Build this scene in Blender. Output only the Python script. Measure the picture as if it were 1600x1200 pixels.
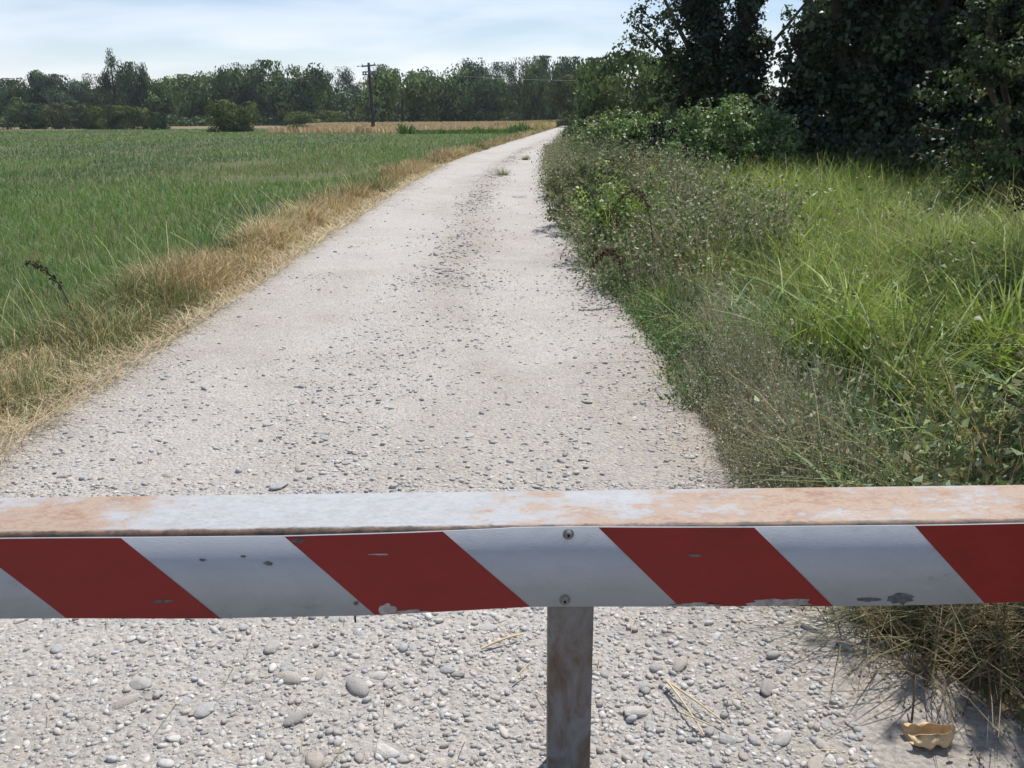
import bpy, bmesh, math
import numpy as np
from mathutils import Vector

for o in list(bpy.data.objects):
    bpy.data.objects.remove(o)
scene = bpy.context.scene
COL = scene.collection
RAD = math.radians

# ------------------------------------------------------------------ camera
cam_d = bpy.data.cameras.new('camera')
cam_d.sensor_width = 36.0
cam_d.lens = 36.0 * 1350.0 / 1600.0
cam_d.clip_start = 0.05
cam_d.clip_end = 5000.0
cam = bpy.data.objects.new('camera', cam_d)
COL.objects.link(cam)
cam.location = (0, 0, 1.6)
cam.rotation_mode = 'XYZ'
cam.rotation_euler = (RAD(90 - 17.3), RAD(0.4), 0)
# roll about the viewing axis: build it from a matrix so the axis is exact
from mathutils import Matrix
cam.matrix_world = (Matrix.Translation((0, 0, 1.6)) @ Matrix.Rotation(RAD(90 - 17.3), 4, 'X')
                    @ Matrix.Rotation(RAD(-0.4), 4, 'Z'))
scene.camera = cam

# ------------------------------------------------------------------ world and sun
SUN_AZ, SUN_EL = 34.0, 62.0          # degrees to the right of the viewing direction (+Y), height
world = bpy.data.worlds.new('World')
scene.world = world
world.use_nodes = True
wn, wl = world.node_tree.nodes, world.node_tree.links
wn.clear()
w_out = wn.new('ShaderNodeOutputWorld')
w_bg = wn.new('ShaderNodeBackground')
w_sky = wn.new('ShaderNodeTexSky')
w_sky.sky_type = 'NISHITA'
w_sky.sun_disc = False
w_sky.sun_elevation = RAD(SUN_EL)
w_sky.sun_rotation = RAD(SUN_AZ)
w_sky.altitude = 100
w_sky.air_density = 1.0
w_sky.dust_density = 0.25
w_sky.ozone_density = 3.5
w_bg.inputs['Strength'].default_value = 0.078
w_tc = wn.new('ShaderNodeTexCoord')
w_sep = wn.new('ShaderNodeSeparateXYZ')
wl.new(w_tc.outputs['Generated'], w_sep.inputs[0])


def wmath(op, a, b=None, c=None):
    n = wn.new('ShaderNodeMath')
    n.operation = op
    for i, v in enumerate((a, b, c)):
        if v is None:
            continue
        if isinstance(v, (int, float)):
            n.inputs[i].default_value = v
        else:
            wl.new(v, n.inputs[i])
    return n.outputs[0]


zz = wmath('ADD', wmath('MAXIMUM', w_sep.outputs['Z'], 0.0), 0.22)
cx = wmath('DIVIDE', w_sep.outputs['X'], zz)
cy = wmath('DIVIDE', w_sep.outputs['Y'], zz)
w_comb = wn.new('ShaderNodeCombineXYZ')
wl.new(cx, w_comb.inputs[0])
wl.new(wmath('MULTIPLY', cy, 1.5), w_comb.inputs[1])
w_noise = wn.new('ShaderNodeTexNoise')
w_noise.inputs['Scale'].default_value = 0.85
w_noise.inputs['Detail'].default_value = 4.0
w_noise.inputs['Roughness'].default_value = 0.55
w_noise.inputs['Distortion'].default_value = 0.2
wl.new(w_comb.outputs[0], w_noise.inputs['Vector'])
w_ramp = wn.new('ShaderNodeMapRange')
w_ramp.interpolation_type = 'SMOOTHSTEP'
w_ramp.inputs['From Min'].default_value = 0.34
w_ramp.inputs['From Max'].default_value = 0.66
w_ramp.inputs['To Min'].default_value = 0.05
w_ramp.inputs['To Max'].default_value = 0.72
wl.new(w_noise.outputs['Fac'], w_ramp.inputs['Value'])
w_mix = wn.new('ShaderNodeMix')
w_mix.data_type = 'RGBA'
veil = wmath('POWER', wmath('SUBTRACT', 1.0, wmath('MINIMUM', wmath('MAXIMUM', w_sep.outputs['Z'], 0.0), 1.0)), 9.0)   # haze thickens the white towards the horizon
fac = wmath('MINIMUM', wmath('ADD', wmath('MULTIPLY', w_ramp.outputs[0], 0.50), wmath('MULTIPLY', veil, 0.62)), 0.92)
wl.new(fac, w_mix.inputs['Factor'])
w_hsv = wn.new('ShaderNodeHueSaturation')
w_hsv.inputs['Saturation'].default_value = 1.3
w_hsv.inputs['Value'].default_value = 1.2
wl.new(w_sky.outputs[0], w_hsv.inputs['Color'])
wl.new(w_hsv.outputs[0], w_mix.inputs['A'])
w_mix.inputs['B'].default_value = (13.2, 13.3, 14.6, 1)
wl.new(w_mix.outputs['Result'], w_bg.inputs['Color'])
wl.new(w_bg.outputs[0], w_out.inputs['Surface'])

sun_d = bpy.data.lights.new('sun', 'SUN')
sun_d.energy = 5.0
sun_d.angle = RAD(0.55)
sun_d.color = (1.0, 0.965, 0.925)
sun = bpy.data.objects.new('sun', sun_d)
COL.objects.link(sun)
sdir = Vector((math.sin(RAD(SUN_AZ)) * math.cos(RAD(SUN_EL)), math.cos(RAD(SUN_AZ)) * math.cos(RAD(SUN_EL)), math.sin(RAD(SUN_EL))))
sun.rotation_euler = sdir.to_track_quat('Z', 'Y').to_euler()
sun.location = (20, 20, 60)

vs = scene.view_settings
vs.view_transform = 'Standard'
vs.look = 'None'
vs.exposure = 0.14
vs.gamma = 1.0
vs.use_curve_mapping = False
cy_ = scene.cycles
cy_.use_adaptive_sampling = True
cy_.adaptive_threshold = 0.03
cy_.adaptive_min_samples = 48
cy_.use_denoising = True
cy_.max_bounces = 6
cy_.diffuse_bounces = 3
cy_.glossy_bounces = 2
cy_.transmission_bounces = 4
cy_.transparent_max_bounces = 4
cy_.volume_bounces = 0
cy_.caustics_reflective = False
cy_.caustics_refractive = False

# ------------------------------------------------------------------ helpers
RNG = np.random.default_rng(11)


def S(r, g, b):
    """sRGB 0..255 to linear"""
    return tuple(((c / 255.0) / 12.92 if c / 255.0 <= 0.04045 else ((c / 255.0 + 0.055) / 1.055) ** 2.4) for c in (r, g, b))


def hash2(ix, iy, seed):
    h = (ix.astype(np.int64) * 374761393 + iy.astype(np.int64) * 668265263 + seed * 1442695041) & 0xFFFFFFFF
    h = ((h ^ (h >> 13)) * 1274126177) & 0xFFFFFFFF
    return ((h ^ (h >> 16)) & 0xFFFFFF) / float(0xFFFFFF)


def vnoise(x, y, seed=0):
    x = np.asarray(x, float); y = np.asarray(y, float)
    ix = np.floor(x); iy = np.floor(y)
    fx = x - ix; fy = y - iy
    fx = fx * fx * (3 - 2 * fx); fy = fy * fy * (3 - 2 * fy)
    a = hash2(ix, iy, seed); b = hash2(ix + 1, iy, seed)
    c = hash2(ix, iy + 1, seed); d = hash2(ix + 1, iy + 1, seed)
    return (a * (1 - fx) + b * fx) * (1 - fy) + (c * (1 - fx) + d * fx) * fy


def fbm(x, y, seed=0, oct=3):
    s = 0.0; a = 0.5; t = 0.0
    for i in range(oct):
        s = s + a * vnoise(np.asarray(x) * 2 ** i + 17.3 * i, np.asarray(y) * 2 ** i - 9.1 * i, seed + i)
        t += a; a *= 0.5
    return s / t


def sstep(a, b, x):
    t = np.clip((np.asarray(x, float) - a) / (b - a), 0, 1)
    return t * t * (3 - 2 * t)


def tag(o, label=None, cat=None, group=None, kind=None):
    if label: o['label'] = label
    if cat: o['category'] = cat
    if group: o['group'] = group
    if kind: o['kind'] = kind
    return o


def link(o, parent=None):
    COL.objects.link(o)
    if parent is not None:
        o.parent = parent
    return o


def empty(name, loc, rz=0.0):
    o = bpy.data.objects.new(name, None)
    o.empty_display_size = 0.1
    o.location = loc
    o.rotation_euler = (0, 0, rz)
    COL.objects.link(o)
    return o


def npmesh(name, V, F, C=None, smooth=False, mat=None):
    """V (n,3); F (m,k) all the same corner count; C (n,3) linear colours"""
    V = np.ascontiguousarray(V, dtype=np.float32).reshape(-1, 3)
    F = np.ascontiguousarray(F, dtype=np.int32)
    m, k = F.shape
    me = bpy.data.meshes.new(name)
    me.vertices.add(len(V)); me.vertices.foreach_set('co', V.ravel())
    me.loops.add(m * k); me.loops.foreach_set('vertex_index', F.ravel())
    me.polygons.add(m)
    me.polygons.foreach_set('loop_start', np.arange(0, m * k, k, dtype=np.int32))
    if smooth:
        me.polygons.foreach_set('use_smooth', np.ones(m, dtype=bool))
    if C is not None:
        at = me.color_attributes.new('Col', 'FLOAT_COLOR', 'POINT')
        c4 = np.ones((len(V), 4), dtype=np.float32); c4[:, :3] = C
        at.data.foreach_set('color', c4.ravel())
    if mat is not None:
        me.materials.append(mat)
    me.update(calc_edges=True)
    return me


def obj(name, me, parent=None, loc=(0, 0, 0), rot=(0, 0, 0), scale=(1, 1, 1)):
    o = bpy.data.objects.new(name, me)
    o.location = loc; o.rotation_euler = rot; o.scale = scale
    return link(o, parent)


class Soup:
    """collects quads (with colours) from the generators below"""
    def __init__(self):
        self.V, self.F, self.C, self.n = [], [], [], 0

    def add(self, V, F, C):
        self.V.append(np.asarray(V, np.float32)); self.F.append(np.asarray(F, np.int32) + self.n)
        self.C.append(np.asarray(C, np.float32)); self.n += len(V)
        return self

    def mesh(self, name, mat, smooth=False):
        return npmesh(name, np.concatenate(self.V), np.concatenate(self.F), np.concatenate(self.C), smooth, mat)


def blades(P, H, W, yaw, lean, bend, C, k=3, tipw=0.12, Ctip=None):
    """grass blades: N bases P, heights H, widths W, lean direction yaw"""
    N = len(P)
    t = np.linspace(0, 1, k + 1)[None, :]
    d = np.stack([np.cos(yaw), np.sin(yaw)], -1)
    tw = yaw + np.pi / 2 + RNG.uniform(-0.9, 0.9, N)
    s = np.stack([np.cos(tw), np.sin(tw)], -1)
    out = (lean[:, None] * t + bend[:, None] * t ** 2) * H[:, None]
    up = (t - 0.45 * np.clip(bend[:, None], 0, 2) * t ** 2.5) * H[:, None]
    ctr = np.empty((N, k + 1, 3))
    ctr[..., 0] = P[:, None, 0] + d[:, None, 0] * out
    ctr[..., 1] = P[:, None, 1] + d[:, None, 1] * out
    ctr[..., 2] = P[:, None, 2] + up
    w = W[:, None] * (tipw + (1 - tipw) * (1 - t) ** 0.7) * 0.5
    V = np.empty((N, k + 1, 2, 3))
    for j, sg in enumerate((-1, 1)):
        V[:, :, j, 0] = ctr[..., 0] + sg * s[:, None, 0] * w
        V[:, :, j, 1] = ctr[..., 1] + sg * s[:, None, 1] * w
        V[:, :, j, 2] = ctr[..., 2]
    base = (np.arange(N) * (k + 1) * 2)[:, None] + (np.arange(k) * 2)[None, :]
    F = np.stack([base, base + 1, base + 3, base + 2], -1).reshape(-1, 4)
    if Ctip is None:
        Cc = np.repeat(C[:, None, :], (k + 1) * 2, 1)
    else:
        tt = np.repeat(t[0], 2)[None, :, None]
        Cc = C[:, None, :] * (1 - tt) + Ctip[:, None, :] * tt
    return V.reshape(-1, 3), F, Cc.reshape(-1, 3)


def unit(v):
    return v / np.maximum(np.linalg.norm(v, axis=-1, keepdims=True), 1e-9)


def leaves(P, size, C, nrm=None, jitter=1.0, aspect=0.6, fold=0.18, droop=0.0):
    """diamond leaves (one folded quad each)"""
    N = len(P)
    n = RNG.normal(size=(N, 3))
    if nrm is not None:
        n = nrm + jitter * 0.6 * n
    n = unit(n)
    a = unit(np.cross(n, RNG.normal(size=(N, 3))))
    a[:, 2] -= droop
    a = unit(a)
    b = unit(np.cross(n, a))
    sz = np.asarray(size).reshape(-1, 1) * np.ones((N, 1))
    A = P - a * sz * 0.5
    T = P + a * sz * 0.5 - n * sz * 0.1
    M = P - a * sz * 0.08 + n * sz * fold
    L = M + b * sz * aspect * 0.5
    R = M - b * sz * aspect * 0.5
    V = np.stack([A, L, T, R], 1).reshape(-1, 3)
    F = np.arange(N * 4).reshape(-1, 4)
    return V, F, np.repeat(C, 4, 0)


def vary(c, N, v=0.18, h=0.08):
    """N colours around c"""
    c = np.asarray(c, float)[None, :]
    return np.clip(c * (1 + RNG.normal(0, v, (N, 1))) * (1 + RNG.normal(0, h, (N, 3))), 0.004, 0.95)


def tube(pts, rad, sides=8):
    pts = np.asarray(pts, float); rad = np.asarray(rad, float)
    tg = unit(np.gradient(pts, axis=0))
    ref = np.array([0.31, 0.87, 0.12])
    a = unit(np.cross(tg, ref)); b = np.cross(tg, a)
    an = np.linspace(0, 2 * np.pi, sides, endpoint=False)
    V = pts[:, None, :] + rad[:, None, None] * (np.cos(an)[None, :, None] * a[:, None, :] + np.sin(an)[None, :, None] * b[:, None, :])
    n = len(pts)
    i = np.arange(n - 1)[:, None] * sides; j = np.arange(sides)[None, :]; j2 = (j + 1) % sides
    F = np.stack([i + j, i + j2, i + sides + j2, i + sides + j], -1).reshape(-1, 4)
    return V.reshape(-1, 3), F


def bez(a, b, c, n=7):
    t = np.linspace(0, 1, n)[:, None]
    a, b, c = (np.asarray(q, float) for q in (a, b, c))
    return a * (1 - t) ** 2 + 2 * b * t * (1 - t) + c * t * t


# ------------------------------------------------------------------ materials
def new_mat(name):
    m = bpy.data.materials.new(name)
    m.use_nodes = True
    nt = m.node_tree
    return m, nt.nodes, nt.links, nt.nodes['Principled BSDF']


def leaf_mat(name, trans=0.35, rough=0.55, spec=0.3, warm=(1.15, 1.1, 0.6)):
    m, n, l, p = new_mat(name)
    at = n.new('ShaderNodeAttribute'); at.attribute_name = 'Col'
    l.new(at.outputs['Color'], p.inputs['Base Color'])
    p.inputs['Roughness'].default_value = rough
    p.inputs['Specular IOR Level'].default_value = spec
    tr = n.new('ShaderNodeBsdfTranslucent')
    mul = n.new('ShaderNodeMix'); mul.data_type = 'RGBA'; mul.blend_type = 'MULTIPLY'
    mul.inputs['Factor'].default_value = 1.0
    l.new(at.outputs['Color'], mul.inputs['A'])
    mul.inputs['B'].default_value = (*warm, 1)
    l.new(mul.outputs['Result'], tr.inputs['Color'])
    mx = n.new('ShaderNodeMixShader'); mx.inputs[0].default_value = trans
    l.new(p.outputs[0], mx.inputs[1]); l.new(tr.outputs[0], mx.inputs[2])
    l.new(mx.outputs[0], n['Material Output'].inputs['Surface'])
    return m


def noise_mat(name, cols, scale=5.0, rough=0.9, detail=8.0, bump=0.0, bump_scale=None, spec=0.2, use_col=False, stretch=(1, 1, 1), dist=0.0, nrough=0.62):
    """ramp of colours over object-space noise; with use_col it multiplies the Col attribute"""
    m, n, l, p = new_mat(name)
    tc = n.new('ShaderNodeTexCoord'); mp = n.new('ShaderNodeMapping')
    mp.inputs['Scale'].default_value = stretch
    l.new(tc.outputs['Object'], mp.inputs['Vector'])
    nz = n.new('ShaderNodeTexNoise')
    nz.inputs['Scale'].default_value = scale; nz.inputs['Detail'].default_value = detail
    nz.inputs['Roughness'].default_value = nrough; nz.inputs['Distortion'].default_value = dist
    l.new(mp.outputs[0], nz.inputs['Vector'])
    rp = n.new('ShaderNodeValToRGB')
    els = rp.color_ramp.elements
    while len(els) < len(cols): els.new(0.5)
    for e, (pos, c) in zip(els, cols):
        e.position = pos; e.color = (*c, 1)
    l.new(nz.outputs['Fac'], rp.inputs[0])
    src = rp.outputs[0]
    if use_col:
        at = n.new('ShaderNodeAttribute'); at.attribute_name = 'Col'
        mul = n.new('ShaderNodeMix'); mul.data_type = 'RGBA'; mul.blend_type = 'MULTIPLY'
        mul.inputs['Factor'].default_value = 1.0
        l.new(src, mul.inputs['A']); l.new(at.outputs['Color'], mul.inputs['B'])
        src = mul.outputs['Result']
    l.new(src, p.inputs['Base Color'])
    p.inputs['Roughness'].default_value = rough
    p.inputs['Specular IOR Level'].default_value = spec
    if bump:
        nb = n.new('ShaderNodeTexNoise'); nb.inputs['Scale'].default_value = bump_scale or scale * 4
        nb.inputs['Detail'].default_value = 6
        l.new(mp.outputs[0], nb.inputs['Vector'])
        bp = n.new('ShaderNodeBump'); bp.inputs['Strength'].default_value = bump; bp.inputs['Distance'].default_value = 0.02
        l.new(nb.outputs['Fac'], bp.inputs['Height']); l.new(bp.outputs[0], p.inputs['Normal'])
    return m


M_GRASS = leaf_mat('grass_blade', 0.34, 0.5, 0.25, (1.0, 1.04, 0.72))
M_DRY = leaf_mat('dry_grass', 0.22, 0.7, 0.15, (1.05, 1.0, 0.85))
M_LEAF = leaf_mat('leaf', 0.30, 0.5, 0.3)
M_IVY = leaf_mat('ivy_leaf', 0.16, 0.45, 0.4)
M_FAR = leaf_mat('far_foliage', 0.15, 0.75, 0.08)
M_BARK = noise_mat('bark', [(0.3, (0.05, 0.04, 0.03)), (0.7, (0.14, 0.115, 0.09))], 6, bump=0.6, stretch=(1, 1, 0.25))
M_COBBLE = noise_mat('cobble', [(0.25, (0.72, 0.71, 0.69)), (0.5, (0.90, 0.89, 0.87)), (0.75, (1.0, 0.99, 0.97))], 1.6, rough=0.9, bump=0.5, bump_scale=9, spec=0.12, use_col=True)
M_STONE = noise_mat('stone', [(0.3, (0.78, 0.78, 0.78)), (0.7, (1.05, 1.05, 1.05))], 40, rough=0.85, bump=0.15, bump_scale=160, use_col=True)


# ------------------------------------------------------------------ terrain functions
def road_c(y):
    """x of the track's centre line: straight, then a long bend to the right"""
    y = np.asarray(y, float)
    d1 = np.clip(y - 16, 0, 26)
    d2 = np.clip(y - 42, 0, None)
    return -0.83 + 0.0019 * d1 ** 2 + 0.0988 * d2


def road_half(y):
    return 1.80 + 0.12 * sstep(7.5, 3.6, np.asarray(y, float)) + 0.12 * sstep(4, 2.6, np.asarray(y, float)) + 0.32 * sstep(2.7, 1.7, np.asarray(y, float))


def road_z(x, y):
    d = np.asarray(x, float) - road_c(y)
    e = road_half(y) + 0.30 * (fbm(x * 0 + np.sign(d) * 7.0, np.asarray(y) * 1.3, 5, 3) - 0.5)
    rut = -0.028 * np.exp(-((np.abs(d - 0.2) - 0.85) / 0.40) ** 2)
    z = 0.03 + rut + 0.03 * (fbm(x * 0.9, np.asarray(y) * 0.7, 21, 3) - 0.5) + 0.012 * (fbm(np.asarray(x) * 6, np.asarray(y) * 6, 23, 2) - 0.5)
    return z - 0.13 * sstep(-0.14, 0.22, np.abs(d) - e)


def ground_z(x, y):
    x = np.asarray(x, float); y = np.asarray(y, float)
    d = x - road_c(y)
    near = sstep(400, 120, np.hypot(x, y))
    z = -0.05 + 0.06 * sstep(1.6, 2.2, np.abs(d))
    z = z + np.where(d > 0, 0.20 * sstep(2.0, 5.0, d), 0.05 * sstep(1.9, 2.4, -d) - 0.07 * sstep(2.6, 4.2, -d))
    z = z + 0.08 * (fbm(x * 0.5, y * 0.5, 3, 3) - 0.5) * sstep(1.8, 3.0, np.abs(d))
    return z * near


# ------------------------------------------------------------------ ground, track, fields
def axis(vals):
    return np.unique(np.round(np.concatenate(vals), 4))


def sheet(name, xs, ys, zf, mat):
    X, Y = np.meshgrid(xs, ys)
    Z = zf(X, Y)
    V = np.stack([X, Y, Z], -1).reshape(-1, 3)
    nx, ny = len(xs), len(ys)
    i = (np.arange(ny - 1)[:, None] * nx + np.arange(nx - 1)[None, :]).ravel()
    F = np.stack([i, i + 1, i + 1 + nx, i + nx], -1)
    return npmesh(name, V, F, None, True, mat)


M_GROUND = noise_mat('ground_soil', [(0.30, S(104, 92, 70)), (0.5, S(128, 114, 84)), (0.7, S(112, 110, 72))], 0.9, bump=0.5, bump_scale=14)
gx = axis([np.linspace(-8, 8, 65), np.linspace(-60, 60, 49), np.linspace(-1500, 1500, 41)])
gy = axis([np.linspace(-5, 20, 81), np.linspace(20, 120, 61), np.linspace(-60, 2500, 61)])
g = obj('ground', sheet('ground', gx, gy, ground_z, M_GROUND))
tag(g, 'dry grassy soil of the flat river plain', kind='structure')

# the gravel track: pale dust with finer grains in the material, stones are geometry
m, n, l, p = new_mat('gravel_dust')
tc = n.new('ShaderNodeTexCoord')


def nzn(scale, detail=6, rough=0.6, vec=None):
    q = n.new('ShaderNodeTexNoise')
    q.inputs['Scale'].default_value = scale; q.inputs['Detail'].default_value = detail; q.inputs['Roughness'].default_value = rough
    l.new(vec or tc.outputs['Object'], q.inputs['Vector'])
    return q.outputs['Fac']


def ramp(fac, cols):
    r = n.new('ShaderNodeValToRGB')
    els = r.color_ramp.elements
    while len(els) < len(cols): els.new(0.5)
    for e, (pos, c) in zip(els, cols):
        e.position = pos; e.color = (*c, 1)
    l.new(fac, r.inputs[0])
    return r.outputs[0]


def mixc(fac, a, b, mode='MIX'):
    q = n.new('ShaderNodeMix'); q.data_type = 'RGBA'; q.blend_type = mode
    if isinstance(fac, float): q.inputs['Factor'].default_value = fac
    else: l.new(fac, q.inputs['Factor'])
    for s_, v in (('A', a), ('B', b)):
        if isinstance(v, tuple): q.inputs[s_].default_value = (*v, 1)
        else: l.new(v, q.inputs[s_])
    return q.outputs['Result']


base = ramp(nzn(0.8, 5), [(0.35, S(174, 169, 161)), (0.5, S(182, 178, 171)), (0.65, S(176, 171, 165))])
grain = ramp(nzn(70, 8, 0.75), [(0.30, (0.66, 0.65, 0.63)), (0.5, (0.97, 0.97, 0.97)), (0.7, (1.15, 1.14, 1.12))])
vor = n.new('ShaderNodeTexVoronoi'); vor.inputs['Scale'].default_value = 48; vor.inputs['Randomness'].default_value = 1.0
l.new(tc.outputs['Object'], vor.inputs['Vector'])
pebc = ramp(vor.outputs['Color'], [(0.1, (0.86, 0.86, 0.87)), (0.9, (1.10, 1.08, 1.06))])
c1 = mixc(1.0, base, grain, 'MULTIPLY')
c2 = mixc(1.0, c1, pebc, 'MULTIPLY')
rat = n.new('ShaderNodeAttribute'); rat.attribute_name = 'Col'
c2 = mixc(1.0, c2, rat.outputs['Color'], 'MULTIPLY')
l.new(c2, p.inputs['Base Color'])
p.inputs['Roughness'].default_value = 0.95; p.inputs['Specular IOR Level'].default_value = 0.1
bp = n.new('ShaderNodeBump'); bp.inputs['Strength'].default_value = 0.9; bp.inputs['Distance'].default_value = 0.012
hsum = n.new('ShaderNodeMath'); hsum.operation = 'SUBTRACT'
l.new(nzn(90, 8, 0.7), hsum.inputs[0]); l.new(vor.outputs['Distance'], hsum.inputs[1])
l.new(hsum.outputs[0], bp.inputs['Height']); l.new(bp.outputs[0], p.inputs['Normal'])
M_ROAD = m

ys = axis([np.arange(-4, 1, 0.2), np.arange(1, 8, 0.06), np.arange(8, 30, 0.25), np.arange(30, 240, 1.0)])
ds = np.linspace(-2.6, 2.6, 105)
D, Yg = np.meshgrid(ds, ys)
Xg = D + road_c(Yg)
V = np.stack([Xg, Yg, road_z(Xg, Yg)], -1).reshape(-1, 3)
nx = len(ds); ny = len(ys)
i = (np.arange(ny - 1)[:, None] * nx + np.arange(nx - 1)[None, :]).ravel()
# packed pale wheel tracks, browner loose strip between them and along the edges
loosef = np.exp(-((D - 0.2) / 0.30) ** 2) * sstep(4, 9, Yg) + 0.7 * sstep(1.15, 1.7, np.abs(D)) + 0.5 * sstep(0.5, 0.75, fbm(Xg * 0.9, Yg * 0.5, 47, 3))
loosef = np.clip(loosef * (0.55 + 0.9 * fbm(Xg * 2.5, Yg * 1.2, 48, 3)), 0, 1)[..., None]
tintc = (1 - loosef) * np.array([1.05, 1.05, 1.05]) + loosef * np.array([0.91, 0.88, 0.84])
track = obj('gravel_track', npmesh('gravel_track', V, np.stack([i, i + 1, i + 1 + nx, i + nx], -1), tintc.reshape(-1, 3), True, M_ROAD))
tag(track, 'pale gravel farm track running away from the barrier', kind='structure')

# ------------------------------------------------------------------ stones of the track
def ico(sub):
    bm = bmesh.new()
    bmesh.ops.create_icosphere(bm, subdivisions=sub, radius=1.0)
    V = np.array([v.co[:] for v in bm.verts]); F = np.array([[v.index for v in f.verts] for f in bm.faces])
    bm.free()
    return V, F


def stone_shape(sub, seed):
    V, F = ico(sub)
    rough = 0.0 if sub < 3 else 0.045
    r = np.random.default_rng(seed)
    f = np.ones(len(V))
    for _ in range(4):
        d = unit(r.normal(size=3)); f += 0.13 * r.normal() * np.sin(2.2 * (V @ d) + r.uniform(0, 6))
    V = V * f[:, None]
    for _ in range(3):                       # a few worn flats
        d = unit(r.normal(size=3)); h = r.uniform(0.62, 0.85)
        ex = np.clip(V @ d - h, 0, None); V = V - ex[:, None] * d[None, :] * 0.8
    if rough:
        V = V * (1 + rough * (2 * fbm(V[:, 0] * 2.3 + V[:, 2] * 1.7, V[:, 1] * 2.3 - V[:, 2] * 1.3, seed, 3) - 1) * 2)[:, None]
    return V, F


STONE_PAL = np.array([S(188, 186, 182), S(194, 190, 184), S(180, 180, 179), S(190, 183, 174), S(204, 201, 196), S(170, 167, 163), S(186, 177, 168)])


def scatter_stones(X, Y, R, sub, sink=0.46, nvar=5):
    N = len(X)
    Z = road_z(X, Y)
    Vs, Fs, Cs = [], [], []
    off = 0
    which = RNG.integers(0, nvar, N)
    for v in range(nvar):
        idx = np.where(which == v)[0]
        if not len(idx): continue
        V0, F0 = stone_shape(sub, 100 + v + sub * 10)
        k = len(idx)
        sc = np.stack([R[idx] * RNG.uniform(0.85, 1.5, k), R[idx] * RNG.uniform(0.65, 1.0, k), R[idx] * RNG.uniform(0.4, 0.75, k)], -1)
        a = RNG.uniform(0, 2 * np.pi, k); tl = RNG.normal(0, 0.18, k)
        W = V0[None] * sc[:, None, :]
        W2 = W.copy()
        W2[..., 2] = W[..., 2] * np.cos(tl)[:, None] + W[..., 0] * np.sin(tl)[:, None]
        W2[..., 0] = W[..., 0] * np.cos(tl)[:, None] - W[..., 2] * np.sin(tl)[:, None]
        x = W2[..., 0] * np.cos(a)[:, None] - W2[..., 1] * np.sin(a)[:, None]
        y = W2[..., 0] * np.sin(a)[:, None] + W2[..., 1] * np.cos(a)[:, None]
        P = np.stack([x + X[idx, None], y + Y[idx, None], W2[..., 2] + (Z[idx] + sc[:, 2] * (1 - 2 * sink * RNG.uniform(0.4, 1.6, k)))[:, None]], -1)
        Vs.append(P.reshape(-1, 3))
        Fs.append((F0[None] + (np.arange(k) * len(V0))[:, None, None] + off).reshape(-1, 3))
        c = STONE_PAL[RNG.integers(0, len(STONE_PAL), k)] * RNG.uniform(0.74, 1.08, (k, 1))
        Cs.append(np.repeat(c, len(V0), 0))
        off += k * len(V0)
    return np.concatenate(Vs), np.concatenate(Fs), np.concatenate(Cs)


def track_points(N, y0, y1, power=1.0, edge=1.75):
    u = RNG.random(N)
    if power == 1.0:
        y = y0 * (y1 / y0) ** u
    else:
        y = y0 + (y1 - y0) * u ** power
    d = RNG.uniform(-edge, edge, N)
    return road_c(y) + d, y, d


def loose(x, y, d):
    """how stony the surface is here: crown, right edge and patches"""
    q = fbm(x * 1.4, y * 0.8, 41, 3)
    w = 0.35 + 0.9 * sstep(0.42, 0.62, q) + 0.5 * np.exp(-((d - 0.05) / 0.3) ** 2) + 0.5 * sstep(0.9, 1.6, d) - 0.55 * np.exp(-((d + 0.85) / 0.4) ** 2) * sstep(2.6, 4, y)
    w = w * (1 - 0.8 * np.maximum(np.exp(-((d + 0.68) / 0.36) ** 2), np.exp(-((d - 1.02) / 0.34) ** 2)) * sstep(4.5, 7, y))
    w = w + 0.55 * sstep(3.4, 2.2, y)
    return np.clip(w, 0.06, 1.6) / 1.6


def pick(N, y0, y1, **kw):
    x, y, d = track_points(N, y0, y1, **kw)
    k = RNG.random(N) < loose(x, y, d)
    return x[k], y[k]


parts = []
off = 0
Vs, Fs, Cs = [], [], []
for N, y0, y1, rmin, rmax, sub in ((27000, 1.6, 3.6, 0.0035, 0.013, 1), (13000, 3.2, 9.0, 0.005, 0.016, 1), (7000, 8.0, 30.0, 0.009, 0.022, 1), (700, 1.5, 7.0, 0.012, 0.018, 2)):
    x, y = pick(N, y0, y1)
    r = rmin + (rmax - rmin) * RNG.random(len(x)) ** 2.6
    s_sub = 1 if sub == 1 else 2
    V, F, C = scatter_stones(x, y, r, s_sub)
    Vs.append(V); Fs.append(F + off); Cs.append(C); off += len(V)
N = 3400                                   # loose ridge between the wheel tracks
y = 6.0 * (48 / 6.0) ** RNG.random(N); x = road_c(y) + 0.22 + RNG.normal(0, 0.17, N)
k = RNG.random(N) < sstep(0.3, 0.6, fbm(y * 0.5, y * 0, 45, 3)); x, y = x[k], y[k]
V, F, C = scatter_stones(x, y, 0.008 + 0.022 * RNG.random(len(x)) ** 2.8, 1, 0.4)
Vs.append(V); Fs.append(F + off); Cs.append(C); off += len(V)
grav = obj('gravel', npmesh('gravel', np.concatenate(Vs), np.concatenate(Fs), np.concatenate(Cs), False, M_STONE))
tag(grav, 'loose grey and white pebbles strewn over the track', kind='stuff')

# the larger cobbles are pieces of the track, one object each
VAR = []
for v in range(9):
    V0, F0 = stone_shape(3, 300 + v)
    for ci in range(2):
        c = STONE_PAL[(v * 3 + ci * 2) % len(STONE_PAL)] * (1.0 + 0.08 * (ci - 0.5))
        VAR.append(npmesh('stone', V0, F0, np.repeat(c[None] * 0.97, len(V0), 0), True, M_COBBLE))


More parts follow.
